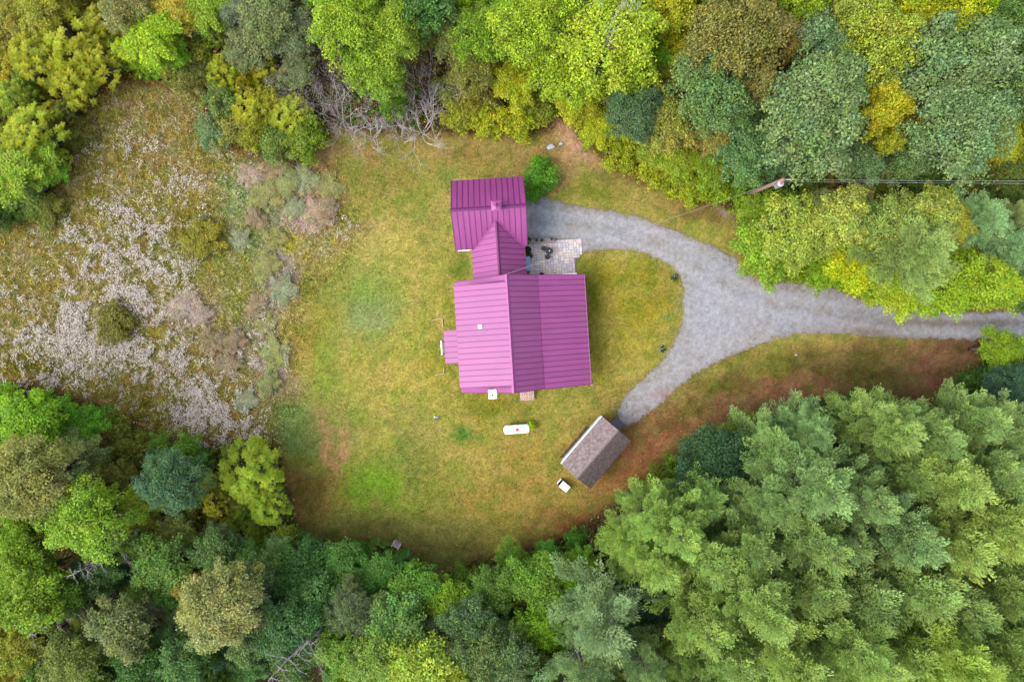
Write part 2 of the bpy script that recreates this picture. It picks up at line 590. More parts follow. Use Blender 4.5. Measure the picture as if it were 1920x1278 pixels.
# sparse weeds growing through
w = (sstep(.62, .72, fbm(pxx / 6 + 44, pyy / 6 + 3, 3)) * sstep(40, 0, sd) * .45)[..., None]
dc = dc * (1 - w) + np.array((128, 124, 70.)) * w
# two compacted wheel tracks along the way to the house and out to the road
TR = [(1000, 415), (1060, 420), (1130, 428), (1200, 442), (1265, 470), (1330, 515), (1400, 555), (1480, 575), (1580, 588), (1700, 606), (1800, 610), (1960, 606)]
tt_ = np.full(pxx.shape, 1e9)
for (x0, y0), (x1, y1) in zip(TR[:-1], TR[1:]):
    dx, dy = x1 - x0, y1 - y0
    t = np.clip(((pxx - x0) * dx + (pyy - y0) * dy) / (dx * dx + dy * dy), 0, 1)
    tt_ = np.minimum(tt_, np.hypot(pxx - x0 - t * dx, pyy - y0 - t * dy))
w = (np.exp(-((tt_ - 17) / 7.) ** 2) * (.35 + .4 * n1))[..., None]
dc = dc * (1 - w) + np.array((200, 199, 204.)) * w
w = (np.exp(-(tt_ / 7.) ** 2) * .35 * sstep(.4, .6, n2))[..., None]
dc = dc * (1 - w) + np.array((150, 140, 124.)) * w
dc *= (.79 + .20 * n3)[..., None]
Zd = .018 + .02 * sstep(0, 12, sd) + (n2 - .5) * .02
vid = np.arange(X.size).reshape(X.shape)
cell = keep[:-1, :-1] & keep[:-1, 1:] & keep[1:, 1:] & keep[1:, :-1]
F = np.stack([vid[:-1, :-1], vid[:-1, 1:], vid[1:, 1:], vid[1:, :-1]], -1)[cell]
used = np.unique(F)
remap = -np.ones(X.size, int)
remap[used] = np.arange(len(used))
dm_ = np_mesh('driveway', np.stack([X.ravel(), Y.ravel(), Zd.ravel()], 1)[used], remap[F], alb(dc.reshape(-1, 3)[used]), True, 'POINT')
dm_.materials.append(M_gravel)
tag(link('driveway', dm_), kind='structure')


# ------------------------------------------------------------------ grass, meadow plants and undergrowth (uncountable)
def blades(name, x, y, z, hgt, wid, col, lean=.6, mat=None):
    """one triangle per blade"""
    n = len(x)
    a = rng.random(n) * 2 * np.pi
    la = rng.random(n) * 2 * np.pi
    ln = rng.random(n) * lean * hgt
    base = np.stack([x, y, z], 1)
    side = np.stack([np.cos(a), np.sin(a), np.zeros(n)], 1) * wid[:, None]
    tip = base + np.stack([np.cos(la) * ln, np.sin(la) * ln, hgt], 1)
    V = np.stack([base - side, base + side, tip], 1).reshape(-1, 3)
    Fc = np.arange(n * 3).reshape(-1, 3)
    m = np_mesh(name, V, Fc, col)
    m.materials.append(mat or M_blade)
    return m


HOUSE_BOX = [(848, 335), (985, 330), (992, 515), (1096, 515), (1106, 722), (866, 736), (858, 540), (880, 520), (880, 470), (852, 470)]
SHED_BOX = [(1128, 782), (1184, 825), (1110, 917), (1049, 868)]


def scatter(n, x0, x1, y0, y1):
    return x0 + rng.random(n) * (x1 - x0), y0 + rng.random(n) * (y1 - y0)


# lawn
x, y = scatter(520000, 510, 1860, 200, 1090)
ok = (sdist(x, y, CLEAR) > -3) & (sdist(x, y, MEADOW) < 26)
x, y = x[ok], y[ok]
ok = (sdist(x, y, DRIVE) < 1 + rng.random(len(x)) * 2) & ~in_poly(x, y, PATIO) & ~in_poly(x, y, HOUSE_BOX) & ~in_poly(x, y, SHED_BOX)
x, y = x[ok], y[ok]
c = ground_rgb(x, y) * (0.72 + .6 * rng.random(len(x)))[:, None]
wx_, wy_ = (x - CX) * S, (CY - y) * S
hh = .05 + .06 * rng.random(len(x))
m = blades('lawn_grass', wx_, wy_, gz(wx_, wy_), hh, .014 + .012 * rng.random(len(x)), alb(c), 1.1)
tag(link('lawn_grass', m), 'short dry mown grass covering the lawn around the house', 'grass', kind='stuff')

# fallen leaves and stray weeds on the lawn
x, y = scatter(9000, 520, 1860, 200, 1080)
dcl = sdist(x, y, CLEAR)
ok = (dcl > 0) & (sdist(x, y, MEADOW) < 10) & ~in_poly(x, y, HOUSE_BOX) & ~in_poly(x, y, SHED_BOX) & ~in_poly(x, y, PATIO) & (rng.random(len(x)) < .12 + .88 * np.exp(-dcl / 30))
x, y = x[ok], y[ok]
LITTER = (x, y)

# meadow grasses
x, y = scatter(260000, -60, 690, 140, 850)
ok = sdist(x, y, MEADOW) + (fbm(x / 22 + 3, y / 22 + 5) - .5) * 90 + rng.normal(size=len(x)) * 22 > 0
x, y = x[ok], y[ok]
c = ground_rgb(x, y)
t = fbm(x / 10 + 9, y / 10 + 2)
hue = rng.random(len(x))
c = np.clip(c * 1.42 * (0.7 + .65 * rng.random(len(x)))[:, None], 0, 250)
yel = (hue > .93)
c[yel] = np.array((196, 176, 36)) * (.8 + .3 * rng.random(yel.sum()))[:, None]
grn = (hue < .09)
c[grn] = np.array((112, 128, 46)) * (.7 + .5 * rng.random(grn.sum()))[:, None]
wx_, wy_ = (x - CX) * S, (CY - y) * S
hh = (.06 + .22 * rng.random(len(x))) * (.5 + t)
m = blades('meadow_grass', wx_, wy_, gz(wx_, wy_), hh, .018 + .024 * rng.random(len(x)), alb(c), 1.6)
tag(link('meadow_grass', m), 'tall straw coloured wild grass and weeds of the meadow', 'grass', kind='stuff')


def cards(pos, nrm, size, asp, col, spin=None):
    """small four-cornered leaf faces; pos (n,3), nrm (n,3)"""
    n = len(pos)
    nrm = nrm / (np.linalg.norm(nrm, axis=1, keepdims=True) + 1e-9)
    r = rng.normal(size=(n, 3))
    a = np.cross(nrm, r)
    a /= (np.linalg.norm(a, axis=1, keepdims=True) + 1e-9)
    b = np.cross(nrm, a)
    a = a * size[:, None]
    b = b * (size * asp)[:, None]
    fold = nrm * (size * .22)[:, None]
    V = np.stack([pos - a, pos - b + fold, pos + a, pos + b + fold], 1).reshape(-1, 3)
    Fc = np.arange(n * 4).reshape(-1, 4)
    return V, Fc, col


x, y = LITTER
n = len(x)
lcol = np.array([(204, 178, 96.), (176, 128, 70), (150, 96, 60), (206, 196, 150), (120, 136, 50)])[rng.integers(0, 5, n)]
xs, ys = (x - CX) * S, (CY - y) * S
V, Fc, cc = cards(np.stack([xs, ys, np.full(n, .075)], 1), rng.normal(size=(n, 3)) * .3 + np.array([0, 0, 1.]), .03 + .035 * rng.random(n), .6, alb(lcol * (.8 + .4 * rng.random((n, 1)))))
m = np_mesh('fallen_leaves', V, Fc, cc)
m.materials.append(M_blade)
tag(link('fallen_leaves', m), 'fallen leaves and small weeds scattered along the lawn edges', 'leaves', kind='stuff')

# gravel kicked out over the drive edges
x, y = scatter(90000, 980, 1930, 350, 810)
sdv = sdist(x, y, DRIVE)
ok = (sdv < 4) & (rng.random(len(x)) < np.exp(np.minimum(0, sdv) / 4.)) & ~in_poly(x, y, PATIO) & ~in_poly(x, y, HOUSE_BOX)
x, y = x[ok], y[ok]
n = len(x)
xs, ys = (x - CX) * S, (CY - y) * S
V, Fc, cc = cards(np.stack([xs, ys, np.full(n, .055)], 1), rng.normal(size=(n, 3)) * .3 + np.array([0, 0, 1.]), .014 + .02 * rng.random(n), .8, alb(np.array((176, 168, 168.)) * (.7 + .4 * rng.random((n, 1)))))
m = np_mesh('loose_gravel', V, Fc, cc)
m.materials.append(M_blade)
tag(link('loose_gravel', m), 'loose grey gravel spilled along the edges of the drive', 'gravel', kind='stuff')

# white wild flowers
FL = [(165, 655, 125, 58, 1.25), (80, 640, 80, 46, 1.0), (140, 600, 50, 40, 1.05), (240, 560, 70, 60, 1.0), (290, 500, 56, 46, .75), (200, 520, 60, 50, .6),
      (110, 440, 40, 30, .45), (390, 760, 60, 60, .85), (330, 680, 60, 46, .8), (388, 235, 16, 36, .8), (430, 290, 44, 12, .45),
      (230, 280, 70, 36, .32), (280, 420, 80, 60, .5), (180, 470, 60, 40, .6), (330, 340, 60, 40, .3), (440, 800, 50, 26, .75), (480, 690, 26, 50, .4), (40, 560, 50, 40, .5),
      (640, 430, 36, 22, .3), (480, 620, 30, 50, .22), (540, 680, 24, 30, .25)]
x, y = scatter(110000, -60, 690, 150, 850)
den = np.zeros(len(x))
for (bx, by, rx, ry, s_) in FL:
    den = np.maximum(den, s_ * np.exp(-(((x - bx) / rx) ** 2 + ((y - by) / ry) ** 2) * .8))
cl = sstep(.40, .62, fbm(x / 11 + 55, y / 11 + 66, 3))
cl2 = sstep(.35, .6, fbm(x / 34 + 5, y / 34 + 6, 3))
cl = np.maximum(cl, sstep(.55, 1., den) * .75)
ok = (rng.random(len(x)) < np.minimum(1, den * 1.2) * cl * (.3 + .7 * cl2) * 1.0) & (sdist(x, y, MEADOW) > 0)
x, y = x[ok], y[ok]
NPF = 8
n = len(x) * NPF
fx = np.repeat((x - CX) * S, NPF) + rng.normal(size=n) * .10
fy = np.repeat((CY - y) * S, NPF) + rng.normal(size=n) * .10
fz = np.repeat(.22 + .22 * rng.random(len(x)), NPF) + rng.normal(size=n) * .04
nr = rng.normal(size=(n, 3)) * .5 + np.array((0, 0, 1.))
base = np.where(rng.random((n, 1)) < .7, np.array([[234, 222, 212.]]), np.array([[200, 184, 160.]]))
V, Fc, cc = cards(np.stack([fx, fy, fz], 1), nr, .022 + .03 * rng.random(n), .8, alb(base * (.86 + .2 * rng.random((n, 1))), .62))
m = np_mesh('white_wildflowers', V, Fc, cc)
m.materials.append(M_blade)
tag(link('white_wildflowers', m), 'drifts of small white wildflowers across the meadow', 'wildflowers', kind='stuff')
# their stems
xs, ys = (x - CX) * S, (CY - y) * S
m = blades('flower_stems', xs, ys, gz(xs, ys), .3 + .3 * rng.random(len(x)), np.full(len(x), .012), alb(np.array((96, 104, 48.)) * (.7 + .5 * rng.random((len(x), 1)))), .3)
tag(link('wildflower_stems', m), 'thin green stems beneath the white meadow flowers', 'plants', kind='stuff')


# ------------------------------------------------------------------ plant prototypes (meshes shared by copies)
def leaf_col(n, clump_mult, v=.34):
    c = np.ones((n, 3)) * clump_mult
    b = 1 + (rng.random((n, 1)) - .5) * 2 * v
    h = (rng.random((n, 1)) - .5) * .22
    c = c * b
    c[:, 0:1] *= 1 + h
    c[:, 2:3] *= 1 - h
    return c


def dirs(n, zmin=-1.0):
    z = zmin + (1 - zmin) * rng.random(n)
    a = rng.random(n) * 2 * np.pi
    r = np.sqrt(1 - z * z)
    return np.stack([r * np.cos(a), r * np.sin(a), z], 1)


def limb_path(a, b, sag=0.0, n=4, wob=.06):
    a, b = Vector(a), Vector(b)
    L = (b - a).length
    out = []
    for i in range(n + 1):
        t = i / n
        p = a.lerp(b, t)
        p.z += sag * L * math.sin(math.pi * t)
        if 0 < i < n:
            p += Vector((random.uniform(-1, 1), random.uniform(-1, 1), random.uniform(-1, 1))) * wob * L
        out.append(p)
    return out


def make_broad(R=3.0, Ht=9.0, nclump=90, leaves=150, ls=.1, flat=.6, clr=(.13, .21), jag=.3, asp=.6, var=.2, seg=7):
    """broadleaf crown: limbs reach out unevenly, each carrying drooping sprays of leaves in two loose layers"""
    zc = Ht - R * flat
    ph = [random.uniform(0, 6.283) for _ in range(4)]

    def Raz(a):
        return R * (1 - jag * .55 + jag * (.55 * math.sin(seg * a + ph[0]) + .4 * math.sin((seg + 4) * a + ph[1]) + .5 * math.sin(2 * a + ph[2]) + .45 * math.sin(3 * a + ph[3])) * .6)
    cs, rs, az = [], [], []
    tries = 0
    while len(cs) < nclump and tries < 9000:
        tries += 1
        a = random.uniform(0, 6.283)
        q = math.sqrt(random.random())
        rho = q * Raz(a) * .93
        top = flat * R * math.sqrt(max(0, 1 - (q * .92) ** 2))
        bump = .16 * R * math.sin(3.1 * a + ph[1] + 5 * q) * q
        layer = 0 if random.random() < .68 else random.uniform(.25, .8) * R * flat
        z = zc + (top + bump) * random.uniform(.86, 1.04) - layer - .12 * R
        p = np.array([rho * math.cos(a), rho * math.sin(a), z])
        rc = R * random.uniform(*clr) * (1.12 - .25 * q)
        if cs and min(np.linalg.norm((p - c0) * np.array([1, 1, .7])) for c0 in cs) < rc * .62:
            continue
        cs.append(p)
        rs.append(rc)
        az.append(a)
    Vs, Fs, Cs = [], [], []
    off = 0
    for i, (p, rc, a) in enumerate(zip(cs, rs, az)):
        n = int(leaves * (rc / (R * .17)) ** 2)
        dv = dirs(n, -.55)
        rad = rc * (1.3 - .85 * rng.random(n) ** .9)
        out = np.array([math.cos(a + random.uniform(-.6, .6)), math.sin(a + random.uniform(-.6, .6)), 0])
        loc = dv * rad[:, None] * np.array([.85, .85, .5])
        al = loc @ out
        loc = loc + np.outer(al, out) * random.uniform(.3, .9)          # drawn out along the limb
        loc[:, 2] -= np.maximum(al, 0) * random.uniform(.1, .5)         # tips droop
        pos = p + loc
        nr = dv * .5 + np.array([0, 0, .7]) + rng.normal(size=(n, 3)) * .6
        cm = 1 + random.uniform(-1, 1) * var
        cmul = np.array([cm * random.uniform(.88, 1.14), cm, cm * random.uniform(.75, 1.2)])
        V, Fc, cc = cards(pos, nr, ls * (.5 + 1.0 * rng.random(n) ** 1.3), asp, leaf_col(n, cmul))
        Vs.append(V)
        Fs.append(Fc + off)
        off += len(V)
        Cs.append(cc)
    crown = np_mesh('crown', np.concatenate(Vs), np.concatenate(Fs), np.concatenate(Cs))
    crown.materials.append(M_leaf)
    mb = MB()
    fork = Vector((random.uniform(-.15, .15), random.uniform(-.15, .15), zc - R * flat * .75))
    fork.z = max(fork.z, Ht * .18)
    tr = .045 * R + .05
    mb.tube(limb_path((0, 0, -.1), fork, 0, 4, .02), [tr * 1.35, tr, tr * .95, tr * .9, tr * .8], 8)
    for p, rc in zip(cs, rs):
        if random.random() < .7:
            mb.tube(limb_path(fork - Vector((0, 0, random.uniform(0, .3) * fork.z)), p, -.05, 3, .07), [tr * .5, tr * .36, tr * .22, tr * .08], 5)
    trunk = mb.mesh('trunk', M_bark, True)
    return dict(R=R, H=Ht, zc=zc, parts=[('trunk', trunk), ('crown', crown)])


def make_pine(R=3.0, Ht=15.0, sparse=1.0):
    """white pine: whorls of near-horizontal limbs ending in upswept plumes of needles"""
    mb = MB()
    zb = Ht * .38
    bend = (random.uniform(-.7, .7), random.uniform(-.7, .7))

    def axisp(z):
        t = z / Ht
        return Vector((bend[0] * t * t, bend[1] * t * t, z))
    mb.tube([axisp(Ht * i / 8) for i in range(9)], [.26 - .028 * i for i in range(9)], 8)
    pts, drs, ids = [], [], []
    pid = 0
    z = zb
    while z < Ht - .25:
        t = (z - zb) / (Ht - zb)
        Lm = R * (1.0 - .82 * t ** 1.5) * (.75 + .25 * math.sin(min(1, t * 4) * math.pi / 2))
        nb = random.randint(4, 6)
        a0 = random.random() * 6.28
        for b in range(nb):
            if random.random() > sparse:
                continue
            a = a0 + 6.283 * b / nb + random.uniform(-.35, .35)
            L = Lm * random.choice((random.uniform(.4, .8), random.uniform(.75, 1.05), random.uniform(.95, 1.3)))
            up = .12 + .55 * t + random.uniform(-.08, .12)
            base = axisp(z)
            dv = Vector((math.cos(a), math.sin(a), up)).normalized()
            tip = base + dv * L
            path = limb_path(base, tip, -.05, 4, .03)
            r0 = .03 + .012 * L
            mb.tube(path, [r0, r0 * .8, r0 * .6, r0 * .4, r0 * .15], 5)
            # plumes on side shoots
            npl = max(2, int(L * 2.7))
            for q in range(npl):
                f = random.uniform(.3, 1.02) if q else 1.0
                pp = base + (tip - base) * f
                sgn = 1 if q % 2 else -1
                sp = (1.08 - f) * random.uniform(.2, .6) * L * .5 * sgn if q else 0
                lat = Vector((-math.sin(a), math.cos(a), 0)) * sp
                cpt = pp + lat + Vector((0, 0, random.uniform(0, .12)))
                if q:
                    mb.tube([base + (tip - base) * max(.1, f - .15), cpt], [r0 * .35, r0 * .12], 4, False)
                pd = (dv + lat.normalized() * .5 if q else dv) + Vector((0, 0, .35))
                pd.normalize()
                pr = random.uniform(.24, .46)
                n = int(95 * (pr / .4) ** 2)
                dd = dirs(n, -.6)
                rad = pr * rng.random(n) ** .3
                pdn = np.array(pd)
                loc = dd * rad[:, None]
                al = loc @ pdn
                loc = loc + np.outer(al, pdn) * 1.25 - np.outer(np.abs((loc ** 2).sum(1) - al ** 2), pdn) * .8
                pts.append(np.array(cpt) + loc)
                drs.append(dd * .9 + pdn * 1.2 + np.array([0, 0, .4]))
                ids.append(np.full(n, pid))
                pid += 1
        z += random.uniform(.5, .85) * (1.0 - .35 * t)
    # leader plume
    pts = np.concatenate(pts)
    drs = np.concatenate(drs)
    ids = np.concatenate(ids)
    pm = 1 + (rng.random(pid + 1) - .5) * .5
    ph = (rng.random(pid + 1) - .5) * .16
    V, C = [], []
    for k in range(4):   # needle sprays: narrow triangles
        n = len(pts)
        dk = drs + rng.normal(size=(n, 3)) * .5
        dk /= np.linalg.norm(dk, axis=1, keepdims=True)
        sd_ = np.cross(dk, rng.normal(size=(n, 3)))
        sd_ /= np.linalg.norm(sd_, axis=1, keepdims=True)
        ln = (.11 + .09 * rng.random(n))[:, None]
        w_ = (.020 + .016 * rng.random(n))[:, None]
        V.append(np.stack([pts - sd_ * w_, pts + sd_ * w_, pts + dk * ln], 1))
        b = (pm[ids] * (.82 + .36 * rng.random(n)))[:, None]
        cc = np.ones((n, 3)) * b
        cc[:, 0] *= 1 + ph[ids]
        cc[:, 2] *= 1 - ph[ids]
        C.append(cc)
    V = np.concatenate(V).reshape(-1, 3)
    crown = np_mesh('crown', V, np.arange(len(V)).reshape(-1, 3), np.concatenate(C))
    crown.materials.append(M_leaf)
    return dict(R=R, H=Ht, zc=zb + (Ht - zb) * .45, parts=[('trunk', mb.mesh('trunk', M_pinebark, True)), ('crown', crown)])


def make_sumac(R=1.7, Ht=3.2, nros=34):
    """sumac: slim stems each topped by a star of long drooping feather leaves"""
    mb = MB()
    V, C = [], []
    for i in range(nros):
        rr = R * math.sqrt(random.random()) * .95
        a = random.random() * 6.283
        top = Vector((rr * math.cos(a), rr * math.sin(a), Ht * (1 - .42 * (rr / R) ** 2) * random.uniform(.82, 1.0)))
        foot = Vector((top.x * .3, top.y * .3, -.05))
        mb.tube(limb_path(foot, top, 0, 3, .05), [.03, .024, .018, .01], 5)
        nl = random.randint(8, 12)
        cm = random.uniform(.78, 1.22)
        hs = random.uniform(-.1, .14)
        for k in range(nl):
            az = 6.283 * k / nl + random.uniform(-.25, .25)
            L = random.uniform(.30, .48)
            up = random.uniform(.1, .7)
            d0 = np.array([math.cos(az), math.sin(az), up])
            d0 /= np.linalg.norm(d0)
            lat = np.array([-math.sin(az), math.cos(az), 0])
            npair = 7
            for q in range(npair):
                f = .2 + .8 * q / (npair - 1)
                p = np.array(top) + d0 * L * f + np.array([0, 0, -.35 * L * f * f])
                ll = .13 * (1 - .55 * abs(f - .45))
                for sgn in (-1, 1):
                    tip = p + lat * sgn * ll + d0 * ll * .45 + np.array([0, 0, -.03])
                    V.append([p - d0 * .032, p + d0 * .032, tip])
                    b = cm * random.uniform(.82, 1.18)
                    C.append([b * (1 + hs), b, b * (1 - hs)])
    V = np.array(V).reshape(-1, 3)
    fol = np_mesh('foliage', V, np.arange(len(V)).reshape(-1, 3), np.array(C))
    fol.materials.append(M_leaf)
    return dict(R=R, H=Ht, zc=Ht * .75, parts=[('stems', mb.mesh('stems', M_bark, True)), ('foliage', fol)])


def make_bare(R=1.6, Ht=3.6, stems=7, depth=4):
    """leafless grey shrub: stems that fork again and again"""
    mb = MB()

    def grow(p, dv, L, r, lev):
        n = 3
        pts = [p]
        q = p.copy()
        dd = dv.copy()
        for i in range(n):
            dd = (dd + Vector((random.uniform(-1, 1), random.uniform(-1, 1), random.uniform(-.5, .9))) * .17).normalized()
            q = q + dd * L / n
            pts.append(q.copy())
        mb.tube(pts, [r, r * .85, r * .7, r * .5], 4, False)
        if lev <= 0:
            return
        for k in range(random.choice((2, 3, 3))):
            s = pts[random.choice((1, 2, 3, 3))]
            nd = (dd + Vector((random.uniform(-1, 1), random.uniform(-1, 1), random.uniform(-.3, .5))) * .75).normalized()
            grow(s, nd, L * random.uniform(.55, .8), r * .58, lev - 1)
    for i in range(stems):
        a = 6.283 * i / stems + random.uniform(-.3, .3)
        dv = Vector((math.cos(a) * .75, math.sin(a) * .75, 1)).normalized()
        grow(Vector((math.cos(a) * .08, math.sin(a) * .08, -.05)), dv, Ht * .42, .026, depth)
    return dict(R=R, H=Ht, zc=Ht * .7, parts=[('branches', mb.mesh('branches', M_deadwood, True))])


def make_snag(R=2.2, Ht=11.0):
    """dead conifer: grey trunk with bare whorled limbs"""
    mb = MB()
    mb.tube([(random.uniform(-.1, .1), random.uniform(-.1, .1), Ht * i / 6 - .1) for i in range(7)], [.13, .12, .1, .08, .06, .035, .01], 7)
    tw = MB()
    z = Ht * .3
    while z < Ht - .3:
        t = (z / Ht - .3) / .7
        for b in range(random.randint(3, 5)):
            a = random.random() * 6.283
            L = R * (1 - .7 * t) * random.choice((.2, .4, .7, 1.0, 1.3)) * random.uniform(.8, 1.1)
            tip = Vector((math.cos(a) * L, math.sin(a) * L, z + L * random.uniform(-.1, .45)))
            pa = limb_path((0, 0, z), tip, .06, 4, .05)
            tw.tube(pa, [.03, .022, .016, .011, .005], 4, False)
            for q in range(5):
                s = pa[random.choice((1, 2, 2, 3))]
                e = s + Vector((math.cos(a + random.uniform(-1, 1)), math.sin(a + random.uniform(-1, 1)), random.uniform(-.2, .6))) * L * random.uniform(.2, .42)
                tw.tube(limb_path(s, e, 0, 2, .08), [.011, .008, .003], 4, False)
        z += random.uniform(.2, .9)
    return dict(R=R, H=Ht, zc=Ht * .7, parts=[('trunk', mb.mesh('trunk', M_snag, True)), ('limbs', tw.mesh('limbs', M_snag, True))])


PROTO = {
    'big': [make_broad(4.2, 11, 150, 190, .10, .42, (.11, .18), .22, .55, .15, 9) for _ in range(4)],
    'maple': [make_broad(3.0, 9, 105, 150, .095, .62, (.13, .21), .34, .6, .22, 6) for _ in range(6)],
    'largemaple': [make_broad(4.4, 11, 210, 150, .095, .5, (.09, .15), .34, .6, .22, 8) for _ in range(3)],
    'dense': [make_broad(2.6, 8, 150, 230, .062, .75, (.12, .18), .1, .65, .14, 7) for _ in range(2)],
    'bush': [make_broad(1.3, 2.0, 46, 90, .062, .8, (.17, .28), .3, .5, .22, 5) for _ in range(5)],
    'pine': [make_pine(3.4, 15, .95), make_pine(3.6, 16, .85), make_pine(3.0, 14, .9), make_pine(3.3, 17, .9), make_pine(3.8, 15, .8)],
    'thinpine': [make_pine(3.2, 14, .55), make_pine(3.4, 15, .5)],
    'sumac': [make_sumac(2.6, 3.6, 95) for _ in range(4)],
    'bare': [make_bare(1.5, 3.4, 7, 4) for _ in range(3)],
    'snag': [make_snag(2.4, 12.0) for _ in range(2)],
}
NAME = {'big': 'oak_tree', 'maple': 'broadleaf_tree', 'dense': 'round_tree', 'bush': 'leafy_bush', 'pine': 'pine_tree',
        'thinpine': 'pine_tree', 'sumac': 'sumac_shrub', 'bare': 'bare_shrub', 'snag': 'dead_tree'}
CATG = {'big': 'tree', 'maple': 'tree', 'dense': 'tree', 'bush': 'bush', 'pine': 'pine tree', 'thinpine': 'pine tree',
        'sumac': 'shrub', 'bare': 'shrub', 'snag': 'dead tree'}
WORD = {'big': 'oak', 'maple': 'leafy tree', 'dense': 'round tree', 'bush': 'leafy bush', 'pine': 'pine',
        'thinpine': 'thin ragged pine', 'sumac': 'sumac shrub', 'bare': 'leafless shrub', 'snag': 'dead bare tree'}

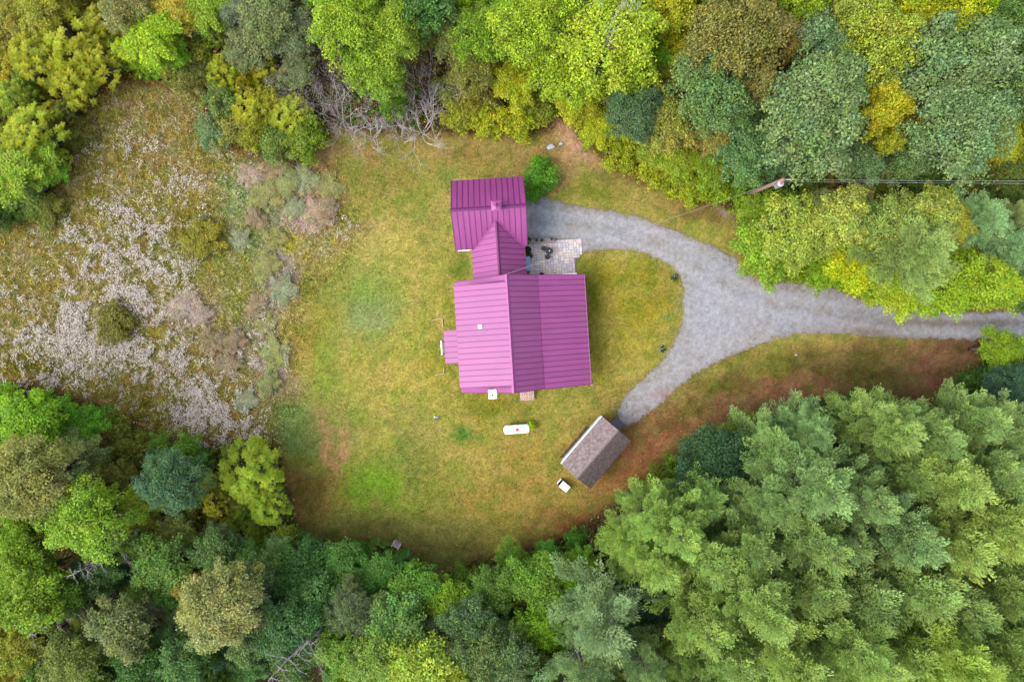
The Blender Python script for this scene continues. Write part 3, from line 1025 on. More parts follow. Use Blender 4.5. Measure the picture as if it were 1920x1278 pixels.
# x, y, radius in photo px of the crown as seen, height m, kind, colour as seen, own label or None
G_OAK = (112, 150, 108)
YG = (158, 186, 44)
OLV = (146, 142, 72)
PIN = (146, 174, 100)
PINB = (128, 166, 116)
PINY = (172, 190, 92)
T = [
    # top right woods
    (1525, 215, 98, 13, 'big', (122, 154, 96), 'large grey-green oak left of the yellow maple'),
    (1795, 120, 105, 14, 'big', (116, 148, 92), 'largest dark grey-green oak near the top right corner'),
    (1800, 240, 92, 13, 'big', (118, 152, 96), 'grey-green oak right of the yellow maple above the wires'),
    (1340, 165, 80, 12, 'big', (108, 144, 82), None), (1375, 65, 88, 13, 'big', (140, 138, 68), 'olive brown broad tree at the top edge, larger of the two'),
    (1450, 55, 52, 12, 'maple', (146, 140, 76), None), (1420, 168, 36, 12, 'dense', (150, 144, 82), None),
    (1250, 225, 58, 9, 'maple', (152, 154, 66), None), (1190, 215, 52, 9, 'dense', (88, 122, 80), None),
    (1342, 258, 34, 9, 'dense', (164, 156, 78), 'small tan olive tree between the oaks above the drive'),
    (1655, 205, 40, 12, 'maple', (196, 192, 46), 'bright yellow maple standing between two grey-green oaks'),
    (1655, 270, 26, 9, 'maple', (172, 178, 50), None),
    (1640, 85, 74, 13, 'maple', (158, 180, 62), None), (1590, 40, 46, 12, 'maple', (152, 172, 70), None),
    (1775, 18, 78, 13, 'maple', (172, 190, 28), None), (1700, 30, 50, 12, 'maple', (166, 184, 36), None), (1525, 70, 50, 12, 'maple', (118, 154, 104), None),
    (1500, 8, 48, 12, 'maple', (136, 164, 34), None), (1905, 60, 62, 13, 'maple', (104, 146, 72), None),
    (1900, 160, 50, 12, 'maple', (110, 146, 84), None),
    (1400, 275, 62, 10, 'maple', (108, 152, 92), None), (1330, 318, 36, 5, 'maple', (128, 160, 40), None),
    (1140, 72, 100, 12, 'maple', (168, 196, 52), None), (1060, 130, 66, 10, 'maple', (152, 186, 40), None),
    (1000, 55, 72, 11, 'maple', (150, 184, 44), None), (905, 55, 60, 9, 'maple', (124, 164, 42), None),
    (650, 38, 70, 10, 'maple', (146, 186, 46), None), (735, 55, 62, 10, 'maple', (146, 180, 52), None),
    (700, 120, 50, 8, 'maple', (138, 176, 50), None), (1180, 135, 56, 10, 'maple', (154, 184, 46), None),
    (1260, 20, 46, 10, 'maple', (182, 194, 44), None), (1740, 168, 30, 11, 'maple', (138, 130, 66), None),
    (1885, 268, 34, 5, 'maple', (168, 182, 30), None), (1460, 290, 36, 8, 'maple', (98, 138, 84), None),
    (1600, 300, 44, 8, 'maple', (106, 138, 86), None), (1700, 300, 40, 8, 'maple', (110, 142, 84), None),
    (1570, 140, 46, 12, 'maple', (118, 150, 66), None),
    (720, 150, 40, 6, 'maple', (128, 168, 60), None), (740, 195, 26, 4, 'bush', (108, 160, 44), None),
    (880, 130, 42, 6, 'maple', (132, 142, 62), None), (960, 160, 44, 5, 'maple', (164, 180, 30), None),
    (840, 60, 40, 7, 'maple', (136, 142, 74), None), (800, 20, 50, 9, 'maple', (84, 128, 56), None),
    # east of the lawn, above the drive
    (1505, 432, 82, 8, 'maple', (158, 182, 72), 'big pale yellow-green maple crown just below the utility pole'),
    (1575, 408, 52, 8, 'maple', (164, 184, 84), None), (1440, 470, 58, 6, 'maple', (132, 172, 44), None),
    (1430, 400, 40, 4, 'maple', (124, 160, 40), None), (1690, 412, 62, 9, 'maple', (150, 176, 86), None),
    (1745, 400, 46, 9, 'maple', (160, 180, 80), None),
    (1700, 475, 74, 10, 'pine', (140, 164, 92), None), (1835, 412, 54, 8, 'pine', (134, 170, 112), None),
    (1880, 476, 54, 8, 'pine', (126, 158, 108), None), (1600, 490, 54, 6, 'maple', (170, 194, 26), None),
    (1790, 530, 70, 7, 'maple', (148, 186, 40), None), (1860, 535, 50, 7, 'maple', (150, 184, 44), None),
    (1685, 545, 50, 6, 'maple', (158, 188, 44), None), (1940, 560, 40, 7, 'maple', (84, 128, 62), None),
    (1540, 505, 36, 4, 'maple', (132, 172, 34), None), (1640, 535, 32, 4, 'maple', (142, 178, 36), None),
    (1880, 655, 42, 5, 'maple', (126, 164, 34), 'bright green bush tree below the drive at the right edge'),
    (1895, 725, 46, 7, 'dense', (70, 108, 82), None), (1825, 725, 36, 4, 'bush', (86, 128, 44), None),
    # dark broadleaves along the pine edge
    (1340, 880, 80, 8, 'big', (58, 96, 60), 'darkest round broadleaf crown in front of the pines near the shed'),
    (1560, 800, 62, 6, 'big', (66, 104, 44), None), (1385, 805, 34, 4, 'maple', (124, 146, 54), None),
    (1340, 825, 30, 3, 'bush', (96, 140, 34), None), (1270, 870, 26, 3, 'bush', (104, 142, 40), None),
    (1790, 770, 40, 5, 'maple', (62, 98, 62), None), (1220, 1110, 66, 7, 'big', (52, 88, 56), None), (1620, 760, 30, 3, 'bush', (84, 126, 36), None),
    # bottom strip of broadleaves
    (1010, 1085, 54, 6, 'maple', (104, 148, 44), None), (1015, 1170, 44, 6, 'maple', (118, 168, 32), None),
    (930, 1100, 46, 6, 'maple', (96, 136, 50), None), (960, 1050, 34, 3, 'maple', (100, 144, 40), None), (870, 1085, 30, 3, 'bush', (100, 146, 40), None),
    (640, 1062, 48, 5, 'maple', (82, 132, 52), None), (706, 1080, 42, 5, 'maple', (84, 138, 50), None),
    (560, 1080, 56, 6, 'maple', (66, 112, 48), None), (590, 1135, 50, 7, 'maple', (90, 136, 66), None), (780, 1110, 50, 6, 'maple', (96, 146, 48), None),
    (840, 1130, 48, 6, 'maple', (118, 162, 40), None), (655, 1150, 44, 8, 'dense', (110, 136, 92), None), (540, 1170, 56, 8, 'maple', (78, 122, 66), None),
    (740, 1180, 58, 8, 'maple', (108, 154, 78), None), (700, 1235, 60, 9, 'maple', (134, 172, 76), None), (790, 1245, 58, 9, 'maple', (160, 190, 70), None),
    (895, 1235, 66, 9, 'maple', (112, 142, 80), None), (880, 1165, 46, 8, 'maple', (92, 128, 78), None), (640, 1220, 46, 8, 'maple', (122, 166, 60), None),
    (960, 1240, 44, 9, 'maple', (104, 136, 84), None), (560, 1240, 40, 7, 'maple', (88, 124, 60), None), (850, 1270, 40, 9, 'maple', (170, 192, 66), None),
    # bottom left woods
    (332, 898, 58, 9, 'dense', (84, 124, 84), 'dark blue-green round tree in the lower left woods'),
    (462, 885, 58, 6, 'sumac', (156, 186, 58), None), (500, 950, 42, 5, 'sumac', (142, 176, 54), None),
    (152, 978, 74, 11, 'maple', (142, 186, 58), 'large bright green tree below the olive tree at the left edge'),
    (72, 890, 76, 11, 'dense', (152, 156, 84), 'large tan olive tree at the left edge, lower half'),
    (60, 785, 52, 7, 'maple', (124, 176, 34), None), (20, 850, 44, 7, 'maple', (150, 186, 36), None), (150, 800, 40, 5, 'maple', (88, 150, 30), None),
    (160, 845, 40, 5, 'maple', (124, 150, 84), None), (30, 1040, 60, 10, 'maple', (128, 170, 44), None), (70, 1120, 58, 10, 'maple', (124, 164, 44), None),
    (230, 1170, 58, 9, 'maple', (124, 142, 88), None), (420, 1130, 76, 11, 'dense', (152, 164, 98), 'pale tan-green tree crown in the bottom left woods'),
    (300, 1060, 54, 7, 'maple', (104, 146, 62), None), (260, 950, 40, 6, 'maple', (152, 186, 56), None), (400, 1040, 44, 6, 'maple', (96, 134, 70), None),
    (330, 1000, 40, 5, 'maple', (122, 140, 62), None), (190, 1070, 46, 7, 'maple', (70, 110, 56), None), (480, 1075, 44, 6, 'maple', (96, 134, 66), None),
    (130, 1240, 60, 9, 'maple', (126, 150, 70), None), (40, 1225, 46, 9, 'maple', (146, 160, 56), None), (260, 1245, 50, 8, 'maple', (72, 116, 46), None),
    (350, 1230, 46, 8, 'maple', (92, 134, 70), None), (470, 1200, 44, 8, 'maple', (110, 146, 84), None), (230, 900, 36, 5, 'maple', (112, 120, 46), None),
    (240, 830, 34, 3, 'bush', (122, 134, 48), None), (400, 950, 24, 4, 'sumac', (182, 184, 60), None), (355, 845, 30, 3, 'bush', (104, 152, 48), None),
    # left edge
    (50, 250, 58, 5, 'sumac', (158, 178, 42), None), (60, 300, 44, 4, 'maple', (136, 176, 52), None), (120, 75, 66, 5, 'sumac', (166, 174, 40), None),
    (60, 100, 52, 5, 'sumac', (164, 172, 42), None), (180, 110, 50, 4, 'sumac', (154, 166, 40), None), (130, 150, 46, 4, 'sumac', (160, 170, 40), None),
    (190, 40, 44, 4, 'sumac', (150, 160, 44), None), (20, 330, 50, 5, 'maple', (146, 182, 52), None), (285, 75, 50, 6, 'maple', (152, 190, 36), None),
    (330, 25, 40, 5, 'maple', (188, 176, 62), 'golden yellow small tree at the top left edge'), (235, 20, 44, 6, 'maple', (142, 146, 84), None),
    (80, 20, 44, 5, 'maple', (150, 160, 50), None), (20, 180, 40, 4, 'sumac', (140, 168, 48), None), (20, 20, 40, 5, 'maple', (150, 146, 52), None),
    (320, 90, 36, 4, 'maple', (120, 176, 34), None),
    (395, 20, 44, 5, 'maple', (134, 168, 46), None), (500, 30, 52, 6, 'maple', (120, 138, 84), None), (460, 90, 44, 4, 'maple', (124, 140, 90), None),
    (545, 60, 48, 5, 'maple', (118, 136, 96), None), (420, 130, 38, 3.5, 'sumac', (150, 168, 40), None), (490, 130, 34, 3, 'sumac', (172, 174, 36), None),
    (560, 130, 36, 3.5, 'maple', (116, 134, 86), None), (420, 190, 34, 2.6, 'bush', (112, 140, 70), None), (470, 200, 40, 3, 'sumac', (160, 170, 40), None),
    (540, 215, 44, 3, 'sumac', (152, 172, 46), None), (575, 265, 36, 2.6, 'bush', (122, 152, 40), None), (520, 270, 36, 2.4, 'bush', (116, 144, 60), None),
    (400, 250, 30, 2.0, 'bush', (116, 146, 96), None), (440, 240, 32, 2.2, 'bush', (142, 144, 60), None), (500, 235, 30, 2.4, 'bush', (132, 152, 44), None),
    (380, 100, 34, 3, 'bush', (140, 156, 52), None), (360, 150, 28, 2, 'bush', (128, 140, 64), None), (350, 60, 30, 4, 'bush', (112, 140, 92), None),
    # brush north of the lawn
    (860, 215, 32, 2.2, 'bush', (146, 158, 44), None), (920, 225, 36, 2.2, 'bush', (172, 178, 32), None), (975, 225, 34, 2.2, 'bush', (160, 176, 34), None),
    (1010, 190, 36, 3, 'bush', (136, 152, 44), None), (900, 180, 36, 3, 'bush', (146, 140, 56), None), (850, 170, 30, 2.4, 'bush', (132, 150, 66), None),
    (1090, 190, 44, 4, 'maple', (164, 178, 36), None), (1130, 240, 40, 3.4, 'maple', (160, 180, 32), None), (1170, 285, 36, 2.6, 'bush', (150, 168, 34), None),
    (1220, 310, 34, 2.6, 'bush', (160, 172, 40), None), (1270, 300, 42, 4, 'maple', (146, 170, 44), None), (1290, 350, 34, 2.6, 'bush', (152, 174, 30), None),
    (1235, 270, 40, 4, 'maple', (138, 162, 52), None), (1345, 350, 34, 3, 'bush', (132, 166, 30), None), (1390, 345, 36, 3, 'bush', (108, 150, 30), None),
    (1400, 385, 30, 3, 'bush', (128, 162, 36), None), (1455, 375, 32, 3, 'bush', (98, 138, 36), None), (1510, 340, 34, 2.6, 'bush', (104, 130, 40), None),
    (1570, 330, 36, 2.6, 'bush', (126, 116, 50), None), (1640, 330, 36, 2.6, 'bush', (124, 136, 40), None), (1720, 325, 38, 2.6, 'bush', (100, 134, 40), None),
    (1800, 325, 38, 2.6, 'bush', (118, 126, 40), None), (1870, 330, 40, 3, 'bush', (94, 118, 40), None),
    (1010, 140, 30, 3, 'sumac', (168, 150, 62), None), (930, 80, 44, 7, 'maple', (132, 170, 44), None),
    (1060, 50, 40, 9, 'maple', (158, 188, 44), None),
    # on the lawn and meadow
    (1008, 334, 34, 1.9, 'bush', (92, 152, 34), 'single rounded green bush at the garage corner by the drive'),
    (216, 606, 36, 1.6, 'bush', (118, 116, 38), 'low dark olive bush alone among the white meadow flowers'),
    (385, 445, 34, 1.2, 'bush', (138, 132, 30), 'low yellow-olive bush in the middle of the meadow'),
    (90, 395, 30, 1.2, 'bush', (112, 124, 40), None), (60, 375, 30, 1.5, 'bush', (108, 132, 48), None), (150, 250, 26, 1.4, 'bush', (112, 120, 44), None),
]
_br = random.Random(21)
for (bx, by) in [(470, 330), (515, 320), (500, 365), (545, 345), (575, 335), (555, 390), (590, 400), (615, 350), (610, 395), (480, 410), (450, 450), (520, 450),
                 (500, 500), (530, 540), (345, 570), (375, 590), (400, 640), (440, 640), (430, 680), (480, 570), (500, 610), (515, 660), (505, 720), (460, 750)]:
    cb_ = _br.choice([(146, 158, 122), (176, 156, 138), (160, 140, 112), (152, 150, 92), (140, 152, 96)] if bx > 440 else [(174, 156, 146), (154, 136, 108)])
    T.append((bx, by, _br.uniform(18, 32), _br.uniform(.35, .6), 'bush', cb_, None))
# pines of the lower right wood: staggered rows, heights rising away from the lawn
PINES = [
    (1212, 962, 50, 11, (150, 186, 92)), (1265, 975, 72, 14, (150, 184, 90)), (1185, 1010, 48, 11, (156, 188, 88)), (1230, 1050, 60, 14, (156, 186, 90)),
    (1310, 930, 52, 12, (132, 172, 92)), (1330, 1040, 70, 15, (150, 180, 96)), (1445, 850, 70, 12, (134, 172, 108)), (1500, 810, 52, 11, (128, 166, 116)),
    (1420, 930, 66, 14, (134, 168, 108)), (1505, 900, 66, 15, (132, 166, 112)), (1400, 1010, 66, 15, (142, 172, 102)), (1480, 1000, 70, 16, (140, 170, 102)),
    (1640, 800, 66, 12, (150, 178, 100)), (1715, 810, 60, 13, (146, 178, 108)), (1800, 790, 56, 12, (140, 172, 104)), (1870, 800, 60, 13, (140, 168, 108)),
    (1590, 910, 66, 14, (132, 164, 110)), (1670, 890, 70, 15, (146, 176, 100)), (1750, 900, 70, 15, (160, 184, 96)), (1830, 880, 68, 15, (142, 172, 102)),
    (1900, 900, 56, 15, (146, 172, 106)), (1560, 990, 66, 16, (128, 160, 106)), (1650, 980, 72, 16, (130, 164, 116)), (1740, 990, 74, 17, (166, 188, 94)),
    (1830, 970, 72, 17, (172, 190, 92)), (1900, 1000, 60, 17, (164, 184, 94)), (1300, 1130, 72, 15, (154, 182, 92)), (1390, 1100, 72, 16, (152, 180, 98)),
    (1480, 1090, 74, 17, (148, 176, 100)), (1570, 1080, 72, 17, (140, 170, 104)), (1660, 1080, 74, 17, (144, 172, 98)), (1750, 1090, 74, 18, (142, 170, 98)),
    (1840, 1080, 74, 18, (152, 176, 96)), (1910, 1110, 60, 18, (140, 166, 96)), (1350, 1210, 66, 15, (140, 170, 92)), (1440, 1190, 76, 17, (158, 184, 96)),
    (1540, 1180, 78, 18, (152, 182, 98)), (1640, 1180, 78, 18, (160, 186, 92)), (1730, 1200, 74, 18, (164, 190, 78)), (1810, 1190, 66, 18, (140, 168, 84)),
    (1420, 1270, 62, 17, (132, 164, 90)), (1520, 1270, 66, 18, (140, 170, 96)), (1640, 1270, 72, 18, (166, 190, 72)), (1740, 1280, 66, 18, (176, 194, 76)),
    (1890, 1210, 52, 14, (112, 146, 56)), (1850, 1270, 56, 14, (108, 146, 56)), (1290, 1240, 52, 13, (124, 156, 76)),
]
for p in PINES:
    pc_ = tuple(.6 * a_ + .4 * b_ for a_, b_ in zip(p[4], (154, 178, 104)))
    T.append((p[0], p[1], p[2], p[3] * random.uniform(.85, 1.08), 'pine', pc_, None))
T.append((1130, 1140, 92, 14, 'thinpine', (134, 160, 112), 'thin grey-green pine with bare limbs showing, bottom centre'))
T.append((1090, 1250, 76, 14, 'thinpine', (138, 168, 112), 'thin pale pine at the bottom edge below the other ragged pine'))
T.append((1190, 1220, 54, 13, 'thinpine', (132, 160, 104), None))
# leafless grey shrubs along the north brush
for b in [(590, 115, 36, 4.6), (560, 165, 38, 4.0), (625, 205, 44, 3.8), (665, 165, 38, 4.4), (690, 248, 38, 2.4), (760, 195, 30, 4.0), (795, 165, 42, 4.4),
          (785, 235, 52, 3.0), (830, 150, 34, 4.0), (650, 235, 36, 2.8), (745, 248, 30, 2.4), (890, 150, 26, 3.6), (605, 165, 34, 4.2), (1135, 30, 52, 15.5),
          (480, 1085, 26, 8), (605, 1100, 22, 7), (150, 865, 24, 6)]:
    T.append((b[0], b[1], b[2], b[3], 'bare', (200, 190, 190), None))
for b in [(545, 1235, 84, 13), (170, 1058, 60, 11.5), (95, 1165, 70, 12)]:
    T.append((b[0], b[1], b[2], b[3], 'snag', (190, 180, 180), None))

# filler in the wood wherever a gap is left
arr = [(t[0], t[1], t[2]) for t in T]
seeds = [t for t in T if t[4] in ('maple', 'big', 'dense', 'pine', 'sumac', 'bush')]
rnd = random.Random(11)
fill = []
cand = [(rnd.uniform(-40, 1960), rnd.uniform(-40, 1320)) for _ in range(9000)]
cx_ = np.array([c[0] for c in cand])
cy_ = np.array([c[1] for c in cand])
cd = sdist(cx_, cy_, CLEAR)
for (x0, y0), dd in zip(cand, cd):
    near = min(seeds, key=lambda t: (t[0] - x0) ** 2 + (t[1] - y0) ** 2)
    if near[4] == 'pine':
        r0, h0, kd = rnd.uniform(34, 50), near[3] * rnd.uniform(.6, .85), 'pine'
        if dd > -60:
            continue
    elif near[3] > 5:
        r0, h0, kd = rnd.uniform(22, 40), near[3] * rnd.uniform(.6, .92), 'maple'
        if dd > -22:
            r0, h0, kd = rnd.uniform(18, 28), rnd.uniform(1.6, 2.6), 'bush'
    else:
        r0, h0, kd = rnd.uniform(18, 30), rnd.uniform(1.6, 3.0), rnd.choice(['bush', 'bush', 'sumac'])
    if dd > -r0 * .45 or (540 < x0 < 850 and 95 < y0 < 260):
        continue
    if min((a[0] - x0) ** 2 + (a[1] - y0) ** 2 - ((a[2] * .56 + r0 * .46)) ** 2 for a in arr) < 0:
        continue
    c = np.array(near[5], float) * rnd.uniform(.84, 1.14) * np.array([rnd.uniform(.84, 1.16), 1, rnd.uniform(.7, 1.3)])
    arr.append((x0, y0, r0))
    T.append((x0, y0, r0, h0, kd, tuple(np.clip(c, 20, 235)), None))


def cname(c, kind):
    if kind in ('bare', 'snag'):
        return 'grey'
    r, g, b = c
    if r > g * 1.02 and r > 150:
        return 'golden' if b < 60 else 'tan'
    if r > g * .96:
        return 'olive'
    v = (r + g) / 2
    if r > g * .84:
        return 'yellow-green' if b < 75 else 'pale green'
    if v < 100:
        return 'dark green'
    return 'grey-green' if b > 78 else 'bright green'


def region(x, y):
    if x > 1380 and 335 <= y < 640:
        return 'right of the lawn above the drive'
    if y < 430:
        return 'in the top left corner' if x < 360 else 'along the top left' if x < 620 else 'along the top centre' if x < 1040 else 'at the top right of centre' if x < 1420 else 'in the top right corner'
    if y < 720 and x < 640:
        return 'beside the meadow'
    if y < 720:
        return 'at the right edge'
    if x < 300:
        return 'in the bottom left corner'
    if x < 620:
        return 'along the lower left'
    if x < 1120:
        return 'along the bottom centre'
    if x < 1500:
        return 'in the wood by the shed'
    return 'in the bottom right corner'


ORD = ['first', 'second', 'third', 'fourth', 'fifth', 'sixth', 'seventh', 'eighth', 'ninth', 'tenth', 'eleventh', 'twelfth', 'thirteenth',
       'fourteenth', 'fifteenth', 'sixteenth', 'seventeenth', 'eighteenth', 'nineteenth', 'twentieth', 'twenty-first', 'twenty-second', 'twenty-third', 'twenty-fourth', 'twenty-fifth', 'twenty-sixth', 'twenty-seventh']
GRP = {'big': 'broad oaks of the woods', 'maple': 'broadleaf trees of the woods', 'dense': 'round trees of the woods', 'bush': 'bushes at the edge of the woods',
       'pine': 'pines of the lower right wood', 'thinpine': 'pines of the lower right wood', 'sumac': 'sumac shrubs', 'bare': 'leafless grey shrubs', 'snag': 'dead grey trees'}
buckets = {}
for i, t in enumerate(T):
    if t[6] is None:
        buckets.setdefault((cname(t[5], t[4]), WORD[t[4]], region(t[0], t[1])), []).append(i)
LABEL = {}
ROWS = {1: [''], 2: ['upper row', 'lower row'], 3: ['upper row', 'middle row', 'lower row'], 4: ['top row', 'second row', 'third row', 'bottom row']}
for (cn, wd, rg), ids in buckets.items():
    ids.sort(key=lambda i: T[i][1])
    nr_ = min(4, max(1, math.ceil(len(ids) / 9)))
    for r in range(nr_):
        row = sorted(ids[len(ids) * r // nr_: len(ids) * (r + 1) // nr_], key=lambda i: T[i][0])
        rw = ROWS[nr_][r]
        for k, i in enumerate(row):
            tail = f', {rw}, {rg}' if rw else f' {rg}'
            if len(row) == 1:
                LABEL[i] = f'the {cn} {wd}{tail}' if rw else f'only {cn} {wd} {rg}'
            elif k == 0:
                LABEL[i] = f'leftmost {cn} {wd}{tail}'
            elif k == len(row) - 1:
                LABEL[i] = f'rightmost {cn} {wd}{tail}'
            else:
                LABEL[i] = f'{ORD[min(k, 26)]} {cn} {wd} from left{tail}'

FOL = 1.0     # brightness of the leaves themselves
cnt = {}
for i, (x0, y0, r0, h0, kd, colr, lab) in enumerate(T):
    pr = PROTO['largemaple' if kd == 'maple' and r0 > 58 else kd]
    p = pr[cnt.get(kd, 0) % len(pr)]
    cnt[kd] = cnt.get(kd, 0) + 1
    zc = p['zc'] / p['H'] * h0
    k = (1 - zc / H) * S
    R = r0 * k
    wx, wy = (x0 - CX) * k, -(y0 - CY) * k
    s = R / p['R'] * (1.22 if kd == 'pine' else 1.16 if kd in ('maple', 'big', 'bush') else 1.04)
    sz = h0 / p['H'] * rnd.uniform(.93, 1.07)
    root = empty(NAME[kd], (wx, wy, -.02), rnd.uniform(0, 6.283))
    root.scale = (s, s * rnd.uniform(.9, 1.1), sz)
    if kd == 'snag':          # dead trunks leaning to the lower left
        zt = .8 * h0 * math.cos(math.radians(28))
        wx, wy = P(x0, y0, zt)
        off_ = .8 * h0 * math.sin(math.radians(28))
        wx, wy = wx + .85 * off_, wy + .52 * off_
        lean = Matrix.Rotation(math.radians(28), 4, Vector((.52, -.85, 0)))
        root.matrix_basis = Matrix.Translation((wx, wy, -.05)) @ lean @ Matrix.Diagonal((s, s, sz, 1))
    tag(root, lab or LABEL[i], CATG[kd], GRP[kd])
    ac = np.clip(lin(colr) * K_ALB * FOL * (2.2 if 'pine' in kd else 1.5) * (np.array([1.04, 1.0, .9]) if 'pine' in kd else np.array([1.1 if colr[1] > colr[0] * 1.05 else 1.0, 1.0, .9])), .004, .6)
    for nm, me in p['parts']:
        o = link(nm, me, root)
        o.color = (ac[0], ac[1], ac[2], 1)

# undergrowth beneath and between the trees
x, y = scatter(190000, -60, 1980, -60, 1340)
dcl = sdist(x, y, CLEAR)
ok = (dcl < 2 + rng.normal(size=len(x)) * 5) & (rng.random(len(x)) < .6 + .4 * np.exp(np.minimum(dcl, 0) / 70))
x, y, dcl = x[ok], y[ok], dcl[ok]
tc_ = np.array([t[5] for t in seeds], float)
tp_ = np.array([(t[0], t[1]) for t in seeds], float)
near = np.empty(len(x), int)
for a in range(0, len(x), 4000):
    q = (x[a:a + 4000, None] - tp_[None, :, 0]) ** 2 + (y[a:a + 4000, None] - tp_[None, :, 1]) ** 2
    near[a:a + 4000] = q.argmin(1)
uc = tc_[near] * .95
u = rng.random(len(x))
pn = fbm(x / 12 + 8, y / 12 + 33)
uc[u < .12] = (150, 120, 62)
uc[(u > .12) & (u < .18)] = (196, 178, 44)
uc[(u > .18) & (pn > .6)] = np.array((104, 84, 52.))
uc[(u > .97)] = (170, 92, 48)
uc = uc * (.7 + .55 * rng.random((len(x), 1)))
hz = .1 + (1.3 * pn * rng.random(len(x))) * sstep(2, -30, dcl) + 3.2 * sstep(-20, -90, dcl) * sstep(.35, .6, pn) * rng.random(len(x))
NL = 3
n = len(x) * NL
pos = np.stack([np.repeat((x - CX) * S, NL) + rng.normal(size=n) * .09, np.repeat((CY - y) * S, NL) + rng.normal(size=n) * .09,
                np.repeat(hz, NL) + rng.normal(size=n) * .05], 1)
nr = rng.normal(size=(n, 3)) * .6 + np.array([0, 0, 1.])
V, Fc, cc = cards(pos, nr, .06 + .07 * rng.random(n), .55, np.repeat(alb(uc), NL, 0))
m = np_mesh('undergrowth', V, Fc, cc)
m.materials.append(M_blade)
tag(link('undergrowth', m), 'leafy weeds and brush covering the ground under the trees', 'undergrowth', kind='stuff')

# ------------------------------------------------------------------ the house
ROOF = (168, 76, 144)
M_roof = simple('roof_metal', ROOF, 0.45, 0.08, 0.5, 0.0, 0.38, coords='World')
rN, rL = M_roof.node_tree.nodes, M_roof.node_tree.links
rtc = rN.new('ShaderNodeTexCoord')
roi = rN.new('ShaderNodeObjectInfo')
rmp_ = rN.new('ShaderNodeMapping')
rmp_.inputs['Scale'].default_value = (9, .45, 9)
rL.new(rtc.outputs['Object'], rmp_.inputs['Vector'])
rad_ = rN.new('ShaderNodeVectorMath')
rad_.operation = 'ADD'
rsc = rN.new('ShaderNodeVectorMath')
rsc.operation = 'SCALE'
rsc.inputs[0].default_value = (61, 37, 11)
rL.new(roi.outputs['Random'], rsc.inputs['Scale'])
rL.new(rmp_.outputs[0], rad_.inputs[0])
rL.new(rsc.outputs[0], rad_.inputs[1])
rno = rN.new('ShaderNodeTexNoise')
rno.inputs['Scale'].default_value = 1.0
rno.inputs['Detail'].default_value = 5
rL.new(rad_.outputs[0], rno.inputs['Vector'])
rmr = rN.new('ShaderNodeMapRange')
rmr.inputs['From Min'].default_value = .3
rmr.inputs['From Max'].default_value = .7
rmr.inputs['To Min'].default_value = .88
rmr.inputs['To Max'].default_value = 1.1
rL.new(rno.outputs['Fac'], rmr.inputs['Value'])
rb = rN['Principled BSDF']
rsv = rN.new('ShaderNodeVectorMath')
rsv.operation = 'SCALE'
rL.new(rb.inputs['Base Color'].links[0].from_socket, rsv.inputs[0])
rL.new(rmr.outputs[0], rsv.inputs['Scale'])
rL.new(rsv.outputs[0], rb.inputs['Base Color'])
rm2 = rN.new('ShaderNodeMapRange')
rm2.inputs['To Min'].default_value = .36
rm2.inputs['To Max'].default_value = .56
rL.new(rno.outputs['Fac'], rm2.inputs['Value'])
rL.new(rm2.outputs[0], rb.inputs['Roughness'])
M_seam = simple('roof_seam', (122, 46, 106), 0.5, 0.05, 2.0, 0.0, 0.3)
M_white = simple('white_paint', (0.78, 0.78, 0.80), 0.5, 0.05, 3.0, 0.0, 0.3, raw=True)
M_siding = simple('siding', (0.62, 0.60, 0.56), 0.7, 0.06, 3.0, raw=True)
M_glass = simple('window_glass', (0.03, 0.04, 0.05), 0.08, 0.05, 1.0, 0, 0.6, raw=True)
M_dark = simple('dark_metal', (0.02, 0.02, 0.022), 0.5, 0.1, 6.0, raw=True)
M_deck = simple('porch_boards', (150, 140, 132), 0.8, 0.2, 4.0, .3)

ANG = math.radians(3.6)
hx, hy = -102.6 * S, 105.5 * S            # north-west corner of the main eaves
house = empty('house', (hx, hy, 0), ANG)
tag(house, 'house with magenta standing-seam metal roof, garage wing and linking ell', 'house')

PT = .012     # sheet thickness
SEAM = .045


def panel_mesh(w, L, last=False):
    mb = MB()
    mb.box(.001, w - .001, 0, L, 0, PT)
    mb.box(-.022, .022, 0, L, PT * .2, SEAM)
    if last:
        mb.box(w - .022, w + .022, 0, L, PT * .2, SEAM)
    return mb


def roof_plane(name, o, along, up, length, run, n, label=None):
    """o: eave corner, along: unit vector along the eave, up: vector from eave to ridge; n panels"""
    along = Vector(along).normalized()
    up = Vector(up)
    L = up.length
    upn = up.normalized()
    nrm = along.cross(upn)
    flip = nrm.z < 0
    w = length / n
    if flip:
        nrm = -nrm
    Mx = Matrix((along, upn, nrm)).transposed().to_4x4()
    Mx.translation = Vector(o)
    deck = MB()
    deck.box(.006, length - .006, .01, L - .004, -.10, -.004)
    d_o = deck.obj(name, M_roof, house)
    d_o.matrix_local = Mx
    if label:
        d_o['label'] = label
    m0 = panel_mesh(w, L).mesh('roof_panel', M_roof)
    m1 = panel_mesh(w, L, True).mesh('roof_panel', M_roof)
    for m_ in (m0, m1):
        m_.materials.append(M_seam)
        for i, pl in enumerate(m_.polygons):
            if i >= 6:
                pl.material_index = 1
    for i in range(n):
        pnl = link('roof_panel', m1 if i == n - 1 else m0, d_o, (i * w, 0, 0))
    return d_o, Mx


RZ, EZ = 6.2, 2.6
RX = 4.31
LY = 9.15
# main west slope (visible at both ends beyond the dormer)
slope = (RZ - EZ) / RX
n_end = 1
roof_plane('west_roof', (0, 0, EZ), (0, -1, 0), (RX, 0, RZ - EZ), LY, 0, 21, 'steep west slope showing only as strips beside the dormer')
